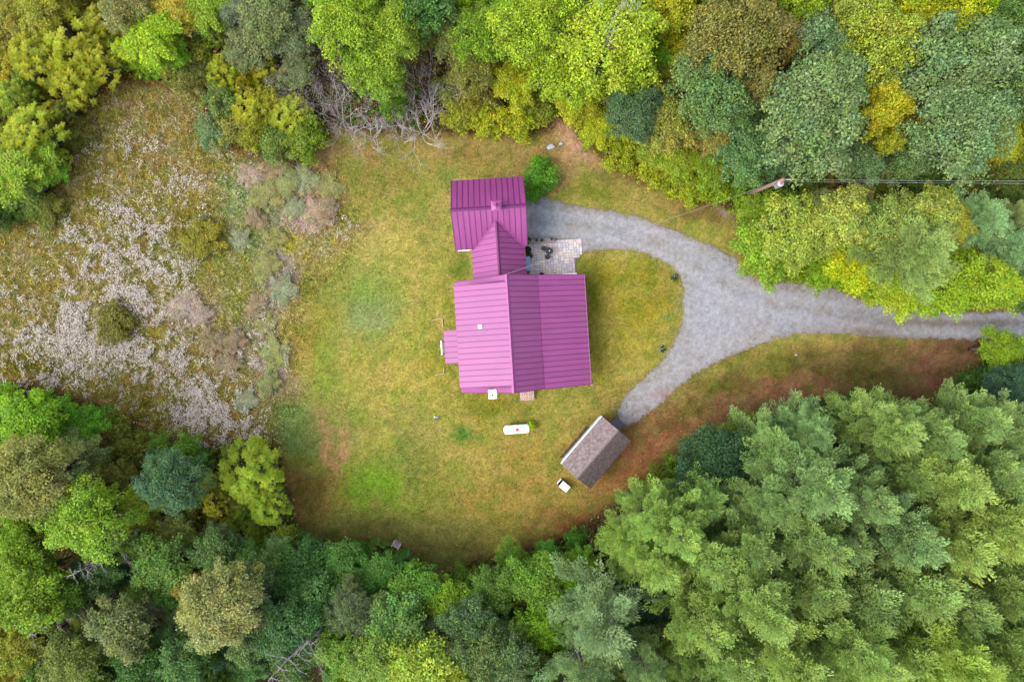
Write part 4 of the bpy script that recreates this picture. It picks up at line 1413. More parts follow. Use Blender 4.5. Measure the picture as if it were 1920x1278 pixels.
# shed dormer over it
DY0, DY1, DEX, DEZ = -.57, -8.58, .10, 5.15
roof_plane('dormer_roof', (DEX, DY0, DEZ), (0, -1, 0), (RX - DEX - .01, 0, RZ + .06 - DEZ), DY0 - DY1, 0, 18, 'pale pink low-pitched west dormer roof')
# east upper slope and porch roof
BX = 6.79
BZ = RZ - slope * (BX - RX)
roof_plane('upper_east_roof', (BX, 0, BZ), (0, -1, 0), (RX - BX, 0, RZ - BZ), LY, 0, 21, 'darker steep strip east of the ridge')
PEX, PEZ = 10.68, 2.40
roof_plane('porch_roof', (PEX, 0, PEZ), (0, -1, 0), (BX - PEX + .03, 0, BZ + .05 - PEZ), LY, 0, 21, 'long low east slope over the porch')
mb = MB()
mb.add([(RX - .16, .02, RZ - .16 * .3 + .09), (RX, .02, RZ + .13), (RX + .16, .02, RZ - .16 * slope + .06),
        (RX - .16, -LY - .02, RZ - .16 * .3 + .09), (RX, -LY - .02, RZ + .13), (RX + .16, -LY - .02, RZ - .16 * slope + .06)],
       [(0, 1, 4, 3), (1, 2, 5, 4)])
mb.obj('ridge_cap', M_roof, house)
# walls with gables: main body
WX0, WX1, WY0, WY1 = .35, 8.2, -.32, -8.83


def gable_wall(name, yy0, yy1, prof):
    mb = MB()
    n = len(prof)
    vs = [(p[0], yy0, p[1]) for p in prof] + [(p[0], yy1, p[1]) for p in prof]
    fs = [tuple(range(n)), tuple(range(2 * n - 1, n - 1, -1))]
    for i in range(n):
        j = (i + 1) % n
        fs.append((i, j, n + j, n + i))
    mb.add(vs, fs)
    return mb.obj(name, M_siding, house)


def mz(xx):
    return (EZ + slope * xx if xx <= RX else RZ - slope * (xx - RX)) - .16


pz = lambda xx: PEZ + (BZ - PEZ) * (PEX - xx) / (PEX - BX) - .16
prof = [(WX0, -.05), (WX1, -.05), (WX1, pz(WX1)), (BX, mz(BX)), (RX, mz(RX)), (WX0, mz(WX0))]
gable_wall('gable_wall', WY0, WY0 - .15, prof)
gable_wall('gable_wall', WY1 + .15, WY1, prof)
mb = MB()
mb.box(WX0, WX0 + .15, WY1 + .155, WY0 - .155, -.05, mz(WX0) - .02)
mb.obj('side_wall', M_siding, house)
mb = MB()
mb.box(WX1 - .15, WX1, WY1 + .155, WY0 - .155, -.05, pz(WX1) - .05)
ew = mb.obj('side_wall', M_siding, house)
# dormer front wall and cheeks
mb = MB()
dfx = DEX + .35
mb.box(dfx, dfx + .12, DY1 + .3, DY0 - .3, EZ + .4, DEZ + .02)
dfw = mb.obj('dormer_wall', M_siding, house)
for yy in (DY0 - .3, DY1 + .3):
    mb = MB()
    s_ = 1 if yy == DY0 - .3 else -1
    y0_, y1_ = yy, yy - .1 * s_
    vs = [(dfx + .13, y0_, EZ + .5), (RX - .1, y0_, RZ - .2), (dfx + .13, y0_, DEZ + .03), (dfx + .13, y1_, EZ + .5), (RX - .1, y1_, RZ - .2), (dfx + .13, y1_, DEZ + .03)]
    mb.add(vs, [(0, 1, 2), (5, 4, 3), (0, 3, 4, 1), (1, 4, 5, 2), (2, 5, 3, 0)])
    mb.obj('dormer_cheek', M_siding, house)


def window(parent, c, w, h, axis_, out):
    """window on a wall: frame with four rails, pane behind"""
    mb = MB()
    t = .06
    if axis_ == 'x':   # wall runs along y, faces x
        f = lambda a0, a1, b0, b1, d0, d1: mb.box(min(c[0] + out * d0, c[0] + out * d1), max(c[0] + out * d0, c[0] + out * d1), c[1] + a0, c[1] + a1, c[2] + b0, c[2] + b1)
    else:
        f = lambda a0, a1, b0, b1, d0, d1: mb.box(c[0] + a0, c[0] + a1, min(c[1] + out * d0, c[1] + out * d1), max(c[1] + out * d0, c[1] + out * d1), c[2] + b0, c[2] + b1)
    f(-w / 2, -w / 2 + t, -h / 2, h / 2, .004, .05)
    f(w / 2 - t, w / 2, -h / 2, h / 2, .004, .05)
    f(-w / 2 + t, w / 2 - t, h / 2 - t, h / 2, .004, .048)
    f(-w / 2 + t, w / 2 - t, -h / 2, -h / 2 + t, .004, .048)
    f(-w / 2 + t, w / 2 - t, -.02, .02, .004, .04)
    o = mb.obj('window', M_white, house)
    mb = MB()
    f(-w / 2 + t, w / 2 - t, -h / 2 + t, h / 2 - t, .002, .012)
    mb.obj('pane', M_glass, o)


for yy in (-2.0, -7.6):
    window(house, (WX0, yy, 1.5), .9, 1.3, 'x', -1)
for yy in (-1.8, -3.6, -5.5, -7.3):
    window(house, (dfx, yy, 4.3), .9, .9, 'x', -1)
for yy in (-2.2, -7.0):
    window(house, (WX1, yy, 1.5), .9, 1.3, 'x', 1)
for xx in (1.6, 7.2):
    window(house, (xx, WY1, 1.6), .9, 1.3, 'y', -1)
window(house, (RX, WY1, 4.1), .9, 1.1, 'y', -1)
mb = MB()
mb.box(WX1 + .004, WX1 + .05, -5.1, -4.15, .22, 2.2, .01)
dr = mb.obj('door', M_white, house)
mb = MB()
mb.lathe([(.03, 0), (.035, .03), (.02, .06)], 10, (WX1 + .06, -4.25, 1.1))
mb.obj('handle', M_dark, dr)
# porch deck boards, posts, fascia
nb = 16
for i in range(nb):
    w_ = (10.35 - WX1 - .02) / nb
    mb = MB()
    mb.box(WX1 + .01 + i * w_, WX1 + .01 + (i + 1) * w_ - .008, WY1, WY0, .12, .2, .004)
    mb.obj('porch_board', M_deck, house)
for yy in (-.4, -3.1, -5.95, -8.75):
    mb = MB()
    mb.box(10.2, 10.34, yy - .07, yy + .07, -.05, 2.28, .01)
    mb.obj('porch_post', M_white, house)
mb = MB()
mb.box(10.18, 10.36, WY1 + .001, WY0 - .001, 2.285, 2.40)
mb.obj('porch_beam', M_white, house)
# gutter along the porch eave
mb = MB()
mb.tube([(PEX + .05, -.02, PEZ - .03), (PEX + .05, -LY + .02, PEZ - .03)], .045, 8)
mb.obj('gutter', M_roof, house)
# roof vent on the dormer
vz = DEZ + (RZ - DEZ) * (2.0 - DEX) / (RX - DEX)
mb = MB()
mb.box(1.84, 2.16, -4.03, -3.71, vz - .05, vz + .2, .03)
rv = mb.obj('roof_vent', M_white, house)
mb = MB()
mb.lathe([(.035, 0), (.035, .04), (.02, .045)], 10, (2.0, -3.87, vz + .195))
mb.obj('vent_cap', M_dark, rv)
# chimney on the south gable
mb = MB()
mb.box(2.31, 2.91, -9.56, -8.86, -.05, 5.05)
ch = mb.obj('chimney', M_white, house)
mb = MB()
mb.box(2.28, 2.94, -9.59, -8.92, 5.05, 5.15, .03)
mb.obj('chimney_cap', M_white, ch)
mb = MB()
mb.lathe([(.07, 0), (.07, .1), (.05, .1), (.05, .02)], 12, (2.6, -9.27, 5.15))
mb.obj('flue', M_dark, ch)

# garage wing (frame offset from the main house corner)
GX, GY = .235, 8.33
GW, GD = 5.94, 5.74
GRZ, GEZ = 5.05, 2.6
roof_plane('garage_north_roof', (GX, GY, GEZ), (1, 0, 0), (0, -GD / 2, GRZ - GEZ), GW, 0, 13, 'darker purple north slope of the garage')
roof_plane('garage_south_roof', (GX, GY - GD, GEZ), (1, 0, 0), (0, GD / 2, GRZ - GEZ), GW, 0, 13, 'lighter pink south slope of the garage')
mb = MB()
s2 = (GRZ - GEZ) / (GD / 2)
yr = GY - GD / 2
mb.add([(GX - .02, yr - .15, GRZ - .15 * s2 + .07), (GX - .02, yr, GRZ + .075), (GX - .02, yr + .15, GRZ - .15 * s2 + .07),
        (GX + GW + .02, yr - .15, GRZ - .15 * s2 + .07), (GX + GW + .02, yr, GRZ + .075), (GX + GW + .02, yr + .15, GRZ - .15 * s2 + .07)],
       [(0, 1, 4, 3), (1, 2, 5, 4)])
mb.obj('ridge_cap', M_seam, house)
mb = MB()
for x0_, x1_ in ((GX + .25, GX + .4), (GX + GW - .4, GX + GW - .25)):
    mb = MB()
    n = 5
    prof = [(GY - .3, -.05), (GY - .3, GEZ + .08), (yr, GRZ - .16), (GY - GD + .3, GEZ + .08), (GY - GD + .3, -.05)]
    vs = [(x0_, p[0], p[1]) for p in prof] + [(x1_, p[0], p[1]) for p in prof]
    fs = [tuple(range(n)), tuple(range(2 * n - 1, n - 1, -1))] + [(i, (i + 1) % n, n + (i + 1) % n, n + i) for i in range(n)]
    mb.add(vs, fs)
    mb.obj('garage_wall', M_siding, house)
mb = MB()
mb.box(GX + .405, GX + GW - .405, GY - .45, GY - .3, -.05, GEZ + .02)
mb.obj('garage_wall', M_siding, house)
mb = MB()
mb.box(GX + .405, GX + GW - .405, GY - GD + .3, GY - GD + .45, -.05, GEZ + .02)
mb.obj('garage_wall', M_siding, house)
# white fascia boards on the garage eaves
mb = MB()
mb.box(GX + .2, GX + 1.14, GY - GD - .07, GY - GD - .004, GEZ - .14, GEZ - .02)
mb.obj('fascia', M_white, house)
# garage doors on the east end
gdx = GX + GW - .25
for yy in (GY - 1.75, GY - 4.0):
    for k in range(4):
        mb = MB()
        mb.box(gdx + .003, gdx + .04, yy - .95, yy + .95, k * .52 + .01, k * .52 + .51, .008)
        mb.obj('garage_door_panel', M_white, house)
# cupola
cxx, cyy = GX + 3.6, yr
mb = MB()
mb.box(cxx - .24, cxx + .24, cyy - .24, cyy + .24, GRZ - .4, GRZ + .62)
cu = mb.obj('cupola', M_white, house)
for k in range(4):
    for sx in (-1, 1):
        mb = MB()
        mb.box(cxx - .18, cxx + .18, cyy + sx * .265 - .02, cyy + sx * .265 + .02, GRZ + .02 + k * .09, GRZ + .06 + k * .09)
        mb.obj('louvre_slat', M_white, cu)
mb = MB()
r_ = .40
zz = GRZ + .62
mb.add([(cxx - r_, cyy - r_, zz), (cxx + r_, cyy - r_, zz), (cxx + r_, cyy + r_, zz), (cxx - r_, cyy + r_, zz),
        (cxx, cyy - r_ * .55, zz + .13), (cxx + r_ * .55, cyy, zz + .13), (cxx, cyy + r_ * .55, zz + .13), (cxx - r_ * .55, cyy, zz + .13), (cxx, cyy, zz + .5)],
       [(3, 2, 1, 0), (0, 1, 4), (1, 2, 5), (2, 3, 6), (3, 0, 7), (0, 4, 8, 7), (1, 5, 8, 4), (2, 6, 8, 5), (3, 7, 8, 6)])
mb.obj('cupola_roof', M_roof, cu)

# ell joining garage and house
EX0, ERX, EX1 = GX + 1.33, GX + 3.53, GX + 5.74
EEZ, ERZ = 2.42, 4.3
ES = -.30                  # south end at the house gable
s3 = (ERZ - EEZ) / (ERX - EX0)
# point where the ell ridge meets the garage slope
yj = GY - GD + (ERZ - GEZ) / s2 - .02
roof_plane('ell_west_roof', (EX0, yj, EEZ), (0, -1, 0), (ERX - EX0, 0, ERZ - EEZ), yj - ES, 0, 11, 'bright west slope of the linking ell')
roof_plane('ell_east_roof', (EX1, yj, EEZ), (0, -1, 0), (ERX - EX1, 0, ERZ - EEZ), yj - ES, 0, 11, 'dark east slope of the linking ell')
mb = MB()
mb.add([(ERX - .13, ES, ERZ - .13 * s3 + .06), (ERX, ES, ERZ + .075), (ERX + .13, ES, ERZ - .13 * s3 + .06),
        (ERX - .13, yj + .1, ERZ - .13 * s3 + .06), (ERX, yj + .1, ERZ + .075), (ERX + .13, yj + .1, ERZ - .13 * s3 + .06)],
       [(0, 3, 4, 1), (1, 4, 5, 2)])
mb.obj('ridge_cap', M_seam, house)
# valley flashing where the ell roof runs into the garage slope
for ex in (EX0, EX1):
    a = Vector((ERX, yj, ERZ + .055))
    zb_ = GEZ
    # lower end: where the garage eave height meets the ell slope
    xe = EX0 + (GEZ - EEZ) / s3 if ex == EX0 else EX1 - (GEZ - EEZ) / s3
    b = Vector((xe, GY - GD, GEZ + .055))
    dv = (b - a).normalized()
    side = Vector((1 if ex == EX0 else -1, 0, 0))
    sgn = 1 if ex == EX0 else -1
    mb = MB()
    # up-slope side lies on the garage roof, the other on the ell roof
    g = Vector((0, 1, s2)).normalized() * .13
    e = Vector((sgn * 1, 0, s3)).normalized() * .13
    mb.add([a, b, b + g, a + g, b + e, a + e], [(0, 1, 2, 3), (0, 5, 4, 1)])
    mb.obj('valley_flashing', M_roof, house)
for xx in (EX0 + .2, EX1 - .35):
    mb = MB()
    mb.box(xx, xx + .15, -.31, GY - GD + .295, -.05, EEZ + .03)
    mb.obj('ell_wall', M_siding, house)
# stoop roof on the west side
roof_plane('stoop_roof', (-1.22, -3.95, 2.1), (0, -1, 0), (1.56, 0, .38), 2.74, 0, 6, 'dusky pink little roof over the west steps')
for yy in (-4.1, -6.55):
    mb = MB()
    mb.box(-1.12, -1.02, yy - .05, yy + .05, -.05, 2.02, .008)
    mb.obj('stoop_post', M_white, house)
for k in range(3):
    mb = MB()
    mb.box(-1.0 - .28 * k, .34 - (1.06 if k else 0) - .28 * max(0, k - 1), -6.2, -4.4, -.05, .45 - .15 * k, .01)
    mb.obj('step', M_deck, house)
# cellar bulkhead south
M_peel = simple('peeling_red_paint', (206, 186, 178), .85, .25, 9.0, .4)
mN, mL = M_peel.node_tree.nodes, M_peel.node_tree.links
nn = mN.new('ShaderNodeTexNoise')
nn.inputs['Scale'].default_value = 7
nn.inputs['Detail'].default_value = 6
tcn = mN.new('ShaderNodeTexCoord')
mpn = mN.new('ShaderNodeMapping')
mpn.inputs['Scale'].default_value = (3, .7, 1)
mL.new(tcn.outputs['Object'], mpn.inputs['Vector'])
mL.new(mpn.outputs[0], nn.inputs['Vector'])
rmp = mN.new('ShaderNodeMapRange')
rmp.inputs['From Min'].default_value = .52
rmp.inputs['From Max'].default_value = .6
mL.new(nn.outputs['Fac'], rmp.inputs['Value'])
mxx = mN.new('ShaderNodeMix')
mxx.data_type = 'RGBA'
mxx.inputs['B'].default_value = (.26, .055, .025, 1)
bs = mN['Principled BSDF']
src = bs.inputs['Base Color'].links[0].from_socket
mL.new(src, mxx.inputs['A'])
mL.new(rmp.outputs[0], mxx.inputs['Factor'])
mL.new(mxx.outputs['Result'], bs.inputs['Base Color'])
mb = MB()
vs = [(4.82, -8.84, -.05), (5.98, -8.84, -.05), (5.98, -10.28, -.05), (4.82, -10.28, -.05), (4.82, -8.84, .86), (5.98, -8.84, .86), (5.98, -10.28, .3), (4.82, -10.28, .3)]
mb.add(vs, [(3, 2, 1, 0), (0, 1, 5, 4), (1, 2, 6, 5), (2, 3, 7, 6), (3, 0, 4, 7), (4, 5, 6, 7)])
bh = mb.obj('cellar_bulkhead', M_deck, house)
bh['label'] = 'weathered cellar hatch with peeling red paint'
tl = math.atan2(.56, 1.44)
for k in range(6):
    mb = MB()
    x0_ = 4.80 + k * .2 + (.015 if k >= 3 else 0)
    Mr = Matrix.Translation((0, -8.85, .875)) @ Matrix.Rotation(tl, 4, 'X')
    mb.box(x0_, x0_ + .19, -1.56, 0, 0, .035, .006, Mr)
    mb.obj('plank', M_peel, bh)

# ------------------------------------------------------------------ things about the house
Mh = Matrix.Translation((hx, hy, 0)) @ Matrix.Rotation(ANG, 4, 'Z')


def hp(x, y, z=0):
    return Mh @ Vector((x, y, z))


# railing by the west steps
t = empty('step_railing', hp(-1.62, -5.35, 0), ANG)
tag(t, 'short white railing at the foot of the west steps', 'railing')
for yy in (-.55, .55):
    MB().box(-.045, .045, yy - .045, yy + .045, -.05, .98, .01).obj('post', M_white, t)
MB().box(-.04, .04, -.5, .5, .86, .94, .01).obj('rail', M_white, t)
MB().box(-.025, .025, -.5, .5, .42, .48).obj('rail', M_white, t)
for k in range(6):
    MB().box(-.018, .018, -.43 + k * .165, -.40 + k * .165, .485, .855).obj('baluster', M_white, t)
# white garden edging corners
M_edge = simple('old_white_board', (206, 192, 168), .8, .25, 6.0)
for pts, lab in ((((808, 601), (829, 596.5), (831, 613)), 'L-shaped white board edging in the grass, upper of two'),
                 (((815, 703), (832, 700.5), (832.5, 690)), 'L-shaped white board edging in the grass, lower of two')):
    a, b, c = [Vector((*P(*q), 0)) for q in pts]
    t = empty('garden_edging', b)
    tag(t, lab, 'garden edging', 'garden edging corners west of the house')
    for q in (a, c):
        v = q - b
        an = math.atan2(v.y, v.x)
        MB().box(.055 if q is c else -.03, v.length, -.025, .025, -.05, .09, .006).obj('board', M_edge, t, rot=(0, 0, an))

# patio of mixed rectangular pavers
M_pav = [simple('paver_%s' % nm, c_, .85, .16, 6.0, .3) for nm, c_ in (('grey', (218, 208, 210)), ('pink', (226, 208, 202)), ('mauve', (206, 196, 206)), ('buff', (230, 220, 208)))]
mb = MB()
base = [Vector((*P(*q), 0)) for q in PATIO]
n = len(base)
mb.add([(v.x, v.y, .012) for v in base] + [(v.x, v.y, -.1) for v in base], [tuple(range(n - 1, -1, -1))] + [(i, (i + 1) % n, n + (i + 1) % n, n + i) for i in range(n)])
M_joint = simple('joint_sand', (140, 126, 122), .95, .2, 8)
patio = mb.obj('patio', M_joint)
tag(patio, kind='structure')
U = .232
pu = Vector((math.cos(ANG), math.sin(ANG), 0))
pv = Vector((math.sin(ANG), -math.cos(ANG), 0))
p0 = Vector((*P(989, 448.5), 0))
nu, nv = 21, 15
occ = [[False] * nv for _ in range(nu)]
pc = {}
rp = random.Random(5)


def inside_patio(i, j, a, b):
    for (ii, jj) in ((i + .08, j + .08), (i + a - .08, j + .08), (i + .08, j + b - .08), (i + a - .08, j + b - .08)):
        w_ = p0 + pu * (ii * U) + pv * (jj * U)
        q = np.array([w_.x / S + CX]), np.array([CY - w_.y / S])
        if not in_poly(q[0], q[1], PATIO)[0]:
            return False
    return True


for j in range(nv):
    for i in range(nu):
        if occ[i][j]:
            continue
        opts = [(1, 1), (2, 1), (1, 2), (2, 2), (2, 2), (2, 1), (1, 2)]
        rp.shuffle(opts)
        for a, b in opts + [(1, 1)]:
            if i + a > nu or j + b > nv or any(occ[i + p][j + q] for p in range(a) for q in range(b)):
                continue
            if not inside_patio(i, j, a, b):
                continue
            for p in range(a):
                for q in range(b):
                    occ[i + p][j + q] = True
            mi = rp.randrange(4)
            key = (a, b, mi)
            if key not in pc:
                pc[key] = MB().box(.009, a * U - .009, -b * U + .009, -.009, 0, .06, .008).mesh('paver', M_pav[mi])
            o = link('paver', pc[key], patio)
            w_ = p0 + pu * (i * U) + pv * (j * U)
            o.location = (w_.x, w_.y, rp.uniform(0, .008))
            o.rotation_euler = (rp.uniform(-.004, .004), rp.uniform(-.004, .004), ANG + rp.uniform(-.012, .012))
            break

# bistro table and chairs
M_iron = simple('black_iron', (0.012, 0.012, 0.014), .5, .2, 6, raw=True)
tx, ty = P(1029.5, 470.5, .7)
t = empty('bistro_table', (tx, ty, .048))
tag(t, 'round black bistro table on the paved patio', 'table')
MB().lathe([(.02, .0), (.315, .0), (.32, .012), (.315, .025), (.02, .025)], 28, (0, 0, .69)).obj('table_top', M_iron, t)
MB().lathe([(.026, .05), (.026, .69)], 10).obj('post', M_iron, t)
for k in range(3):
    a = k * 2.094 + .4
    MB().tube([(0, 0, .2), (.14 * math.cos(a), .14 * math.sin(a), .1), (.26 * math.cos(a), .26 * math.sin(a), .0)], [.016, .015, .014], 6).obj('leg', M_iron, t)
cd_o = MB().lathe([(.0, 0), (.045, 0), (.05, .03), (.03, .08), (.034, .1), (.0, .1)], 12).obj('candle_cup', M_white, None, True, (tx + .02, ty + .01, .764))
tag(cd_o, 'small white cup standing on the black bistro table', 'cup')


def chair(loc, rz, lab):
    t = empty('bistro_chair', loc, rz)
    tag(t, lab, 'chair', 'black chairs at the bistro table')
    MB().lathe([(.0, 0), (.17, 0), (.19, .015), (.17, .03), (.0, .03)], 18, (0, 0, .42)).obj('seat', M_iron, t)
    for sx in (-1, 1):
        MB().tube([(sx * .14, .13, .42), (sx * .16, .17, 0)], .012, 6).obj('leg', M_iron, t)
        MB().tube([(sx * .15, -.13, .0), (sx * .15, -.15, .42), (sx * .15, -.2, .66), (sx * .13, -.23, .84)], .012, 6).obj('leg', M_iron, t)
    mb = MB()
    mb.tube([(-.2, -.16, .72), (-.19, -.22, .78), (0, -.27, .8), (.19, -.22, .78), (.2, -.16, .72)], [.018, .02, .024, .02, .018], 6)
    mb.obj('top_rail', M_iron, t)
    for k in range(4):
        xx = -.09 + .06 * k
        MB().tube([(xx, -.16, .45), (xx, -.25, .79)], .008, 5).obj('slat', M_iron, t)
    for sx in (-1, 1):
        MB().tube([(sx * .16, -.18, .62), (sx * .21, -.02, .64), (sx * .19, .12, .6), (sx * .15, .13, .44)], .011, 6).obj('armrest', M_iron, t)


c1 = P(1020, 466, .5)
c2 = P(1026.5, 481, .5)
chair((c1[0], c1[1], .048), math.atan2(ty - c1[1], tx - c1[0]) - math.pi / 2, 'black metal chair upper left of the bistro table')
chair((c2[0], c2[1], .048), math.atan2(ty - c2[1], tx - c2[0]) - math.pi / 2, 'black metal chair below the bistro table')

# low timber bench along the patio with pots
M_timber = simple('weathered_timber', (160, 148, 146), .85, .2, 8.0, .4)
b0 = Vector((*P(996, 452.5, .4), 0))
t = empty('timber_bench', (b0.x, b0.y, .04), ANG)
tag(t, 'long low weathered timber bench along the top of the patio', 'bench')
for k in range(3):
    MB().box(0, 2.0, -.2 + k * .135, -.2 + k * .135 + .125, .36, .4, .006).obj('plank', M_timber, t)
for xx in (.15, 1.75):
    MB().box(xx, xx + .1, -.17, .17, 0, .355).obj('leg', M_timber, t)
M_teal = simple('teal_glaze', (90, 160, 168), .3, .1, 5, 0, .5)
M_clay = simple('brown_clay', (120, 92, 84), .7, .15, 8)
M_soil = simple('potting_soil', (60, 48, 40), .95, .3, 20)
for (px, py, rr, mt, lab) in ((1016, 450.5, .16, M_teal, 'teal glazed pot on the timber bench'), (1034, 448.5, .10, M_dark, 'small black pot at the right end of the timber bench'),
                              (1006, 450.5, .12, M_clay, 'brown clay pot near the left end of the timber bench')):
    q = P(px, py, .5)
    t2 = empty('flower_pot', (q[0], q[1], .44))
    tag(t2, lab, 'pot', 'pots on the timber bench')
    MB().lathe([(rr * .6, 0), (rr * .95, .16), (rr * 1.05, .2), (rr * .9, .2), (rr * .85, .15)], 16).obj('pot', mt, t2, True)
    MB().lathe([(.0, .15), (rr * .85, .15), (rr * .5, .165), (0, .17)], 12).obj('soil', M_soil, t2)

# blue bench by the ell wall, white railing, barrel planter
M_blue = simple('pale_blue_paint', (158, 190, 222), .5, .08, 5)
q = P(990.5, 494, .6)
t = empty('storage_bench', (q[0], q[1], .04), ANG)
tag(t, 'pale blue bench box against the ell wall beside the patio', 'bench')
MB().box(-.17, .17, -.58, .58, 0, .5, .01).obj('box', M_blue, t)
MB().box(-.19, .19, -.61, .61, .502, .55, .012).obj('lid', M_blue, t)
q = P(1068, 513.5, .9)
t = empty('patio_railing', (q[0], q[1], .0), ANG)
tag(t, 'white railing at the porch end of the patio', 'railing')
for xx in (-.56, .56):
    MB().box(xx - .05, xx + .05, -.05, .05, -.02, .98, .012).obj('post', M_white, t)
MB().box(-.505, .505, -.04, .04, .86, .94, .01).obj('rail', M_white, t)
MB().box(-.505, .505, -.025, .025, .2, .25).obj('rail', M_white, t)
for k in range(7):
    MB().box(-.43 + k * .14, -.40 + k * .14, -.015, .015, .255, .855).obj('baluster', M_white, t)
q = P(1016, 514.5, .5)
t = empty('barrel_planter', (q[0], q[1], .04))
tag(t, 'dark brown barrel planter half hidden under the roof edge', 'planter')
M_brl = simple('barrel_wood', (96, 52, 44), .8, .2, 6)
MB().lathe([(.17, 0), (.21, .2), (.2, .42), (.17, .42), (.16, .34)], 16).obj('barrel', M_brl, t, True)
MB().lathe([(0, .34), (.165, .34), (.1, .36), (0, .37)], 14).obj('soil', M_soil, t)


def plant_patch(name, lab, cat, px, py, r, h, colr, nleaf=500, ls=.05, flowers=0, fcol=(236, 232, 236), z0=.0):
    q = P(px, py, h * .6)
    t = empty(name, (q[0], q[1], z0))
    tag(t, lab, cat)
    dv = dirs(nleaf, -.1)
    pos = dv * np.array([r, r, h]) * (.55 + .5 * rng.random((nleaf, 1)))
    pos[:, 2] = np.abs(pos[:, 2]) + .04
    nr = dv + rng.normal(size=(nleaf, 3)) * .6 + np.array([0, 0, .5])
    V, Fc, cc = cards(pos, nr, ls * (.6 + .8 * rng.random(nleaf)), .5, leaf_col(nleaf, 1.0))
    me = np_mesh('foliage', V, Fc, cc)
    me.materials.append(M_leaf)
    o = link('foliage', me, t)
    a = alb(colr) * 1.2
    o.color = (*a, 1)
    mb = MB()
    for k in range(9):
        e = pos[k * 7]
        mb.tube([(e[0] * .15, e[1] * .15, -.03), tuple(e * .9)], [.008, .004], 4)
    mb.obj('stems', M_bark, t)
    if flowers:
        dv = dirs(flowers, .2)
        pos = dv * np.array([r, r, h]) * 1.05
        V, Fc, cc = cards(pos, dv + np.array([0, 0, .6]), np.full(flowers, .035), .9, np.tile(alb(fcol, .7), (flowers, 1)))
        me = np_mesh('blossoms', V, Fc, cc)
        me.materials.append(M_blade)
        link('blossoms', me, t)
    return t


plant_patch('corner_plant', 'dark green plant with white blooms at the garage corner of the patio', 'plant', 990, 450, .3, .6, (60, 96, 34), 420, .06, 14)
plant_patch('wall_plant', 'dark leafy plant against the ell wall above the blue bench', 'plant', 990, 468, .3, .6, (48, 78, 30), 420, .06)
plant_patch('wall_grass_clump', 'olive clump growing at the edge of the patio by the blue bench', 'plant', 994, 479, .24, .35, (96, 96, 48), 300, .05)
plant_patch('tank_shrub', 'bright lime green shrub at the right end of the white gas tank', 'shrub', 997, 798, .42, 1.0, (176, 206, 16), 1100, .06)
plant_patch('drive_flower_clump', 'small dark plant with white flowers on the lawn edge, lower of two', 'plant', 1242, 654, .3, .4, (72, 104, 32), 360, .05, 16)
plant_patch('drive_flower_clump', 'small dark plant with pale flowers on the lawn edge, upper of two', 'plant', 1264, 520, .3, .4, (82, 112, 40), 360, .05, 14)
# hanging flower baskets on the porch eave
fl = [((236, 120, 140), 'hanging flower basket at the top corner of the porch eave'), ((240, 190, 140), 'second hanging flower basket down the porch eave'),
      ((244, 170, 150), 'third hanging flower basket down the porch eave'), ((240, 236, 250), 'white hanging flower basket at the bottom corner of the porch eave')]
for (fc, lab), (px, py) in zip(fl, ((1097, 519), (1099, 583), (1103.5, 653), (1108.5, 718))):
    q = P(px, py, 2.1)
    t = empty('hanging_basket', (q[0], q[1], 1.75))
    tag(t, lab, 'flower basket', 'hanging baskets along the porch eave')
    MB().lathe([(.05, 0), (.12, .06), (.15, .15), (.13, .15), (.1, .08)], 14).obj('basket', M_clay, t, True)
    mb = MB()
    for k in range(3):
        a = k * 2.094
        mb.tube([(.14 * math.cos(a), .14 * math.sin(a), .15), (0, 0, .5)], .005, 4)
    mb.tube([(0, 0, .5), (-.04, 0, .56), (-.12, 0, .58)], .008, 5)
    mb.obj('hanger', M_dark, t)
    nl = 160
    dv = dirs(nl, -.3)
    pos = dv * .19 + np.array([0, 0, .2])
    isf = rng.random(nl) < .45
    col_ = np.where(isf[:, None], alb(fc, .7)[None], alb((86, 120, 50))[None])
    V, Fc, cc = cards(pos, dv + rng.normal(size=(nl, 3)) * .4, np.full(nl, .032), .7, col_)
    me = np_mesh('blossoms', V, Fc, cc)
    me.materials.append(M_blade)
    link('blossoms', me, t)

# gas tank
q = P(969, 804.5, .7)
t = empty('propane_tank', (q[0], q[1], 0), math.radians(4.2))
tag(t, 'long white gas tank with a red lid lying on the lawn', 'gas tank')
Mr = Matrix.Translation((0, 0, .62)) @ Matrix.Rotation(math.radians(90), 4, 'Y')
Lh, rt = 1.14, .385
prof = [(.02, -Lh)] + [(rt * math.sin(a), -Lh + .26 * (1 - math.cos(a))) for a in [math.pi / 2 * k / 6 for k in range(1, 7)]]
prof += [(r, -z) for r, z in prof[::-1]]
MB().lathe(prof, 28, M=Mr).obj('tank_shell', M_white, t, True)
M_red = simple('faded_red', (206, 104, 104), .5, .12, 8)
MB().lathe([(.15, .0), (.16, .05), (.15, .09), (.08, .12), (.0, .125)], 20, (.02, 0, .975)).obj('lid', M_red, t, True)
for xx in (-.62, .62):
    MB().box(xx - .06, xx + .06, -.3, .3, -.05, .3, .01).obj('foot', M_dark, t)

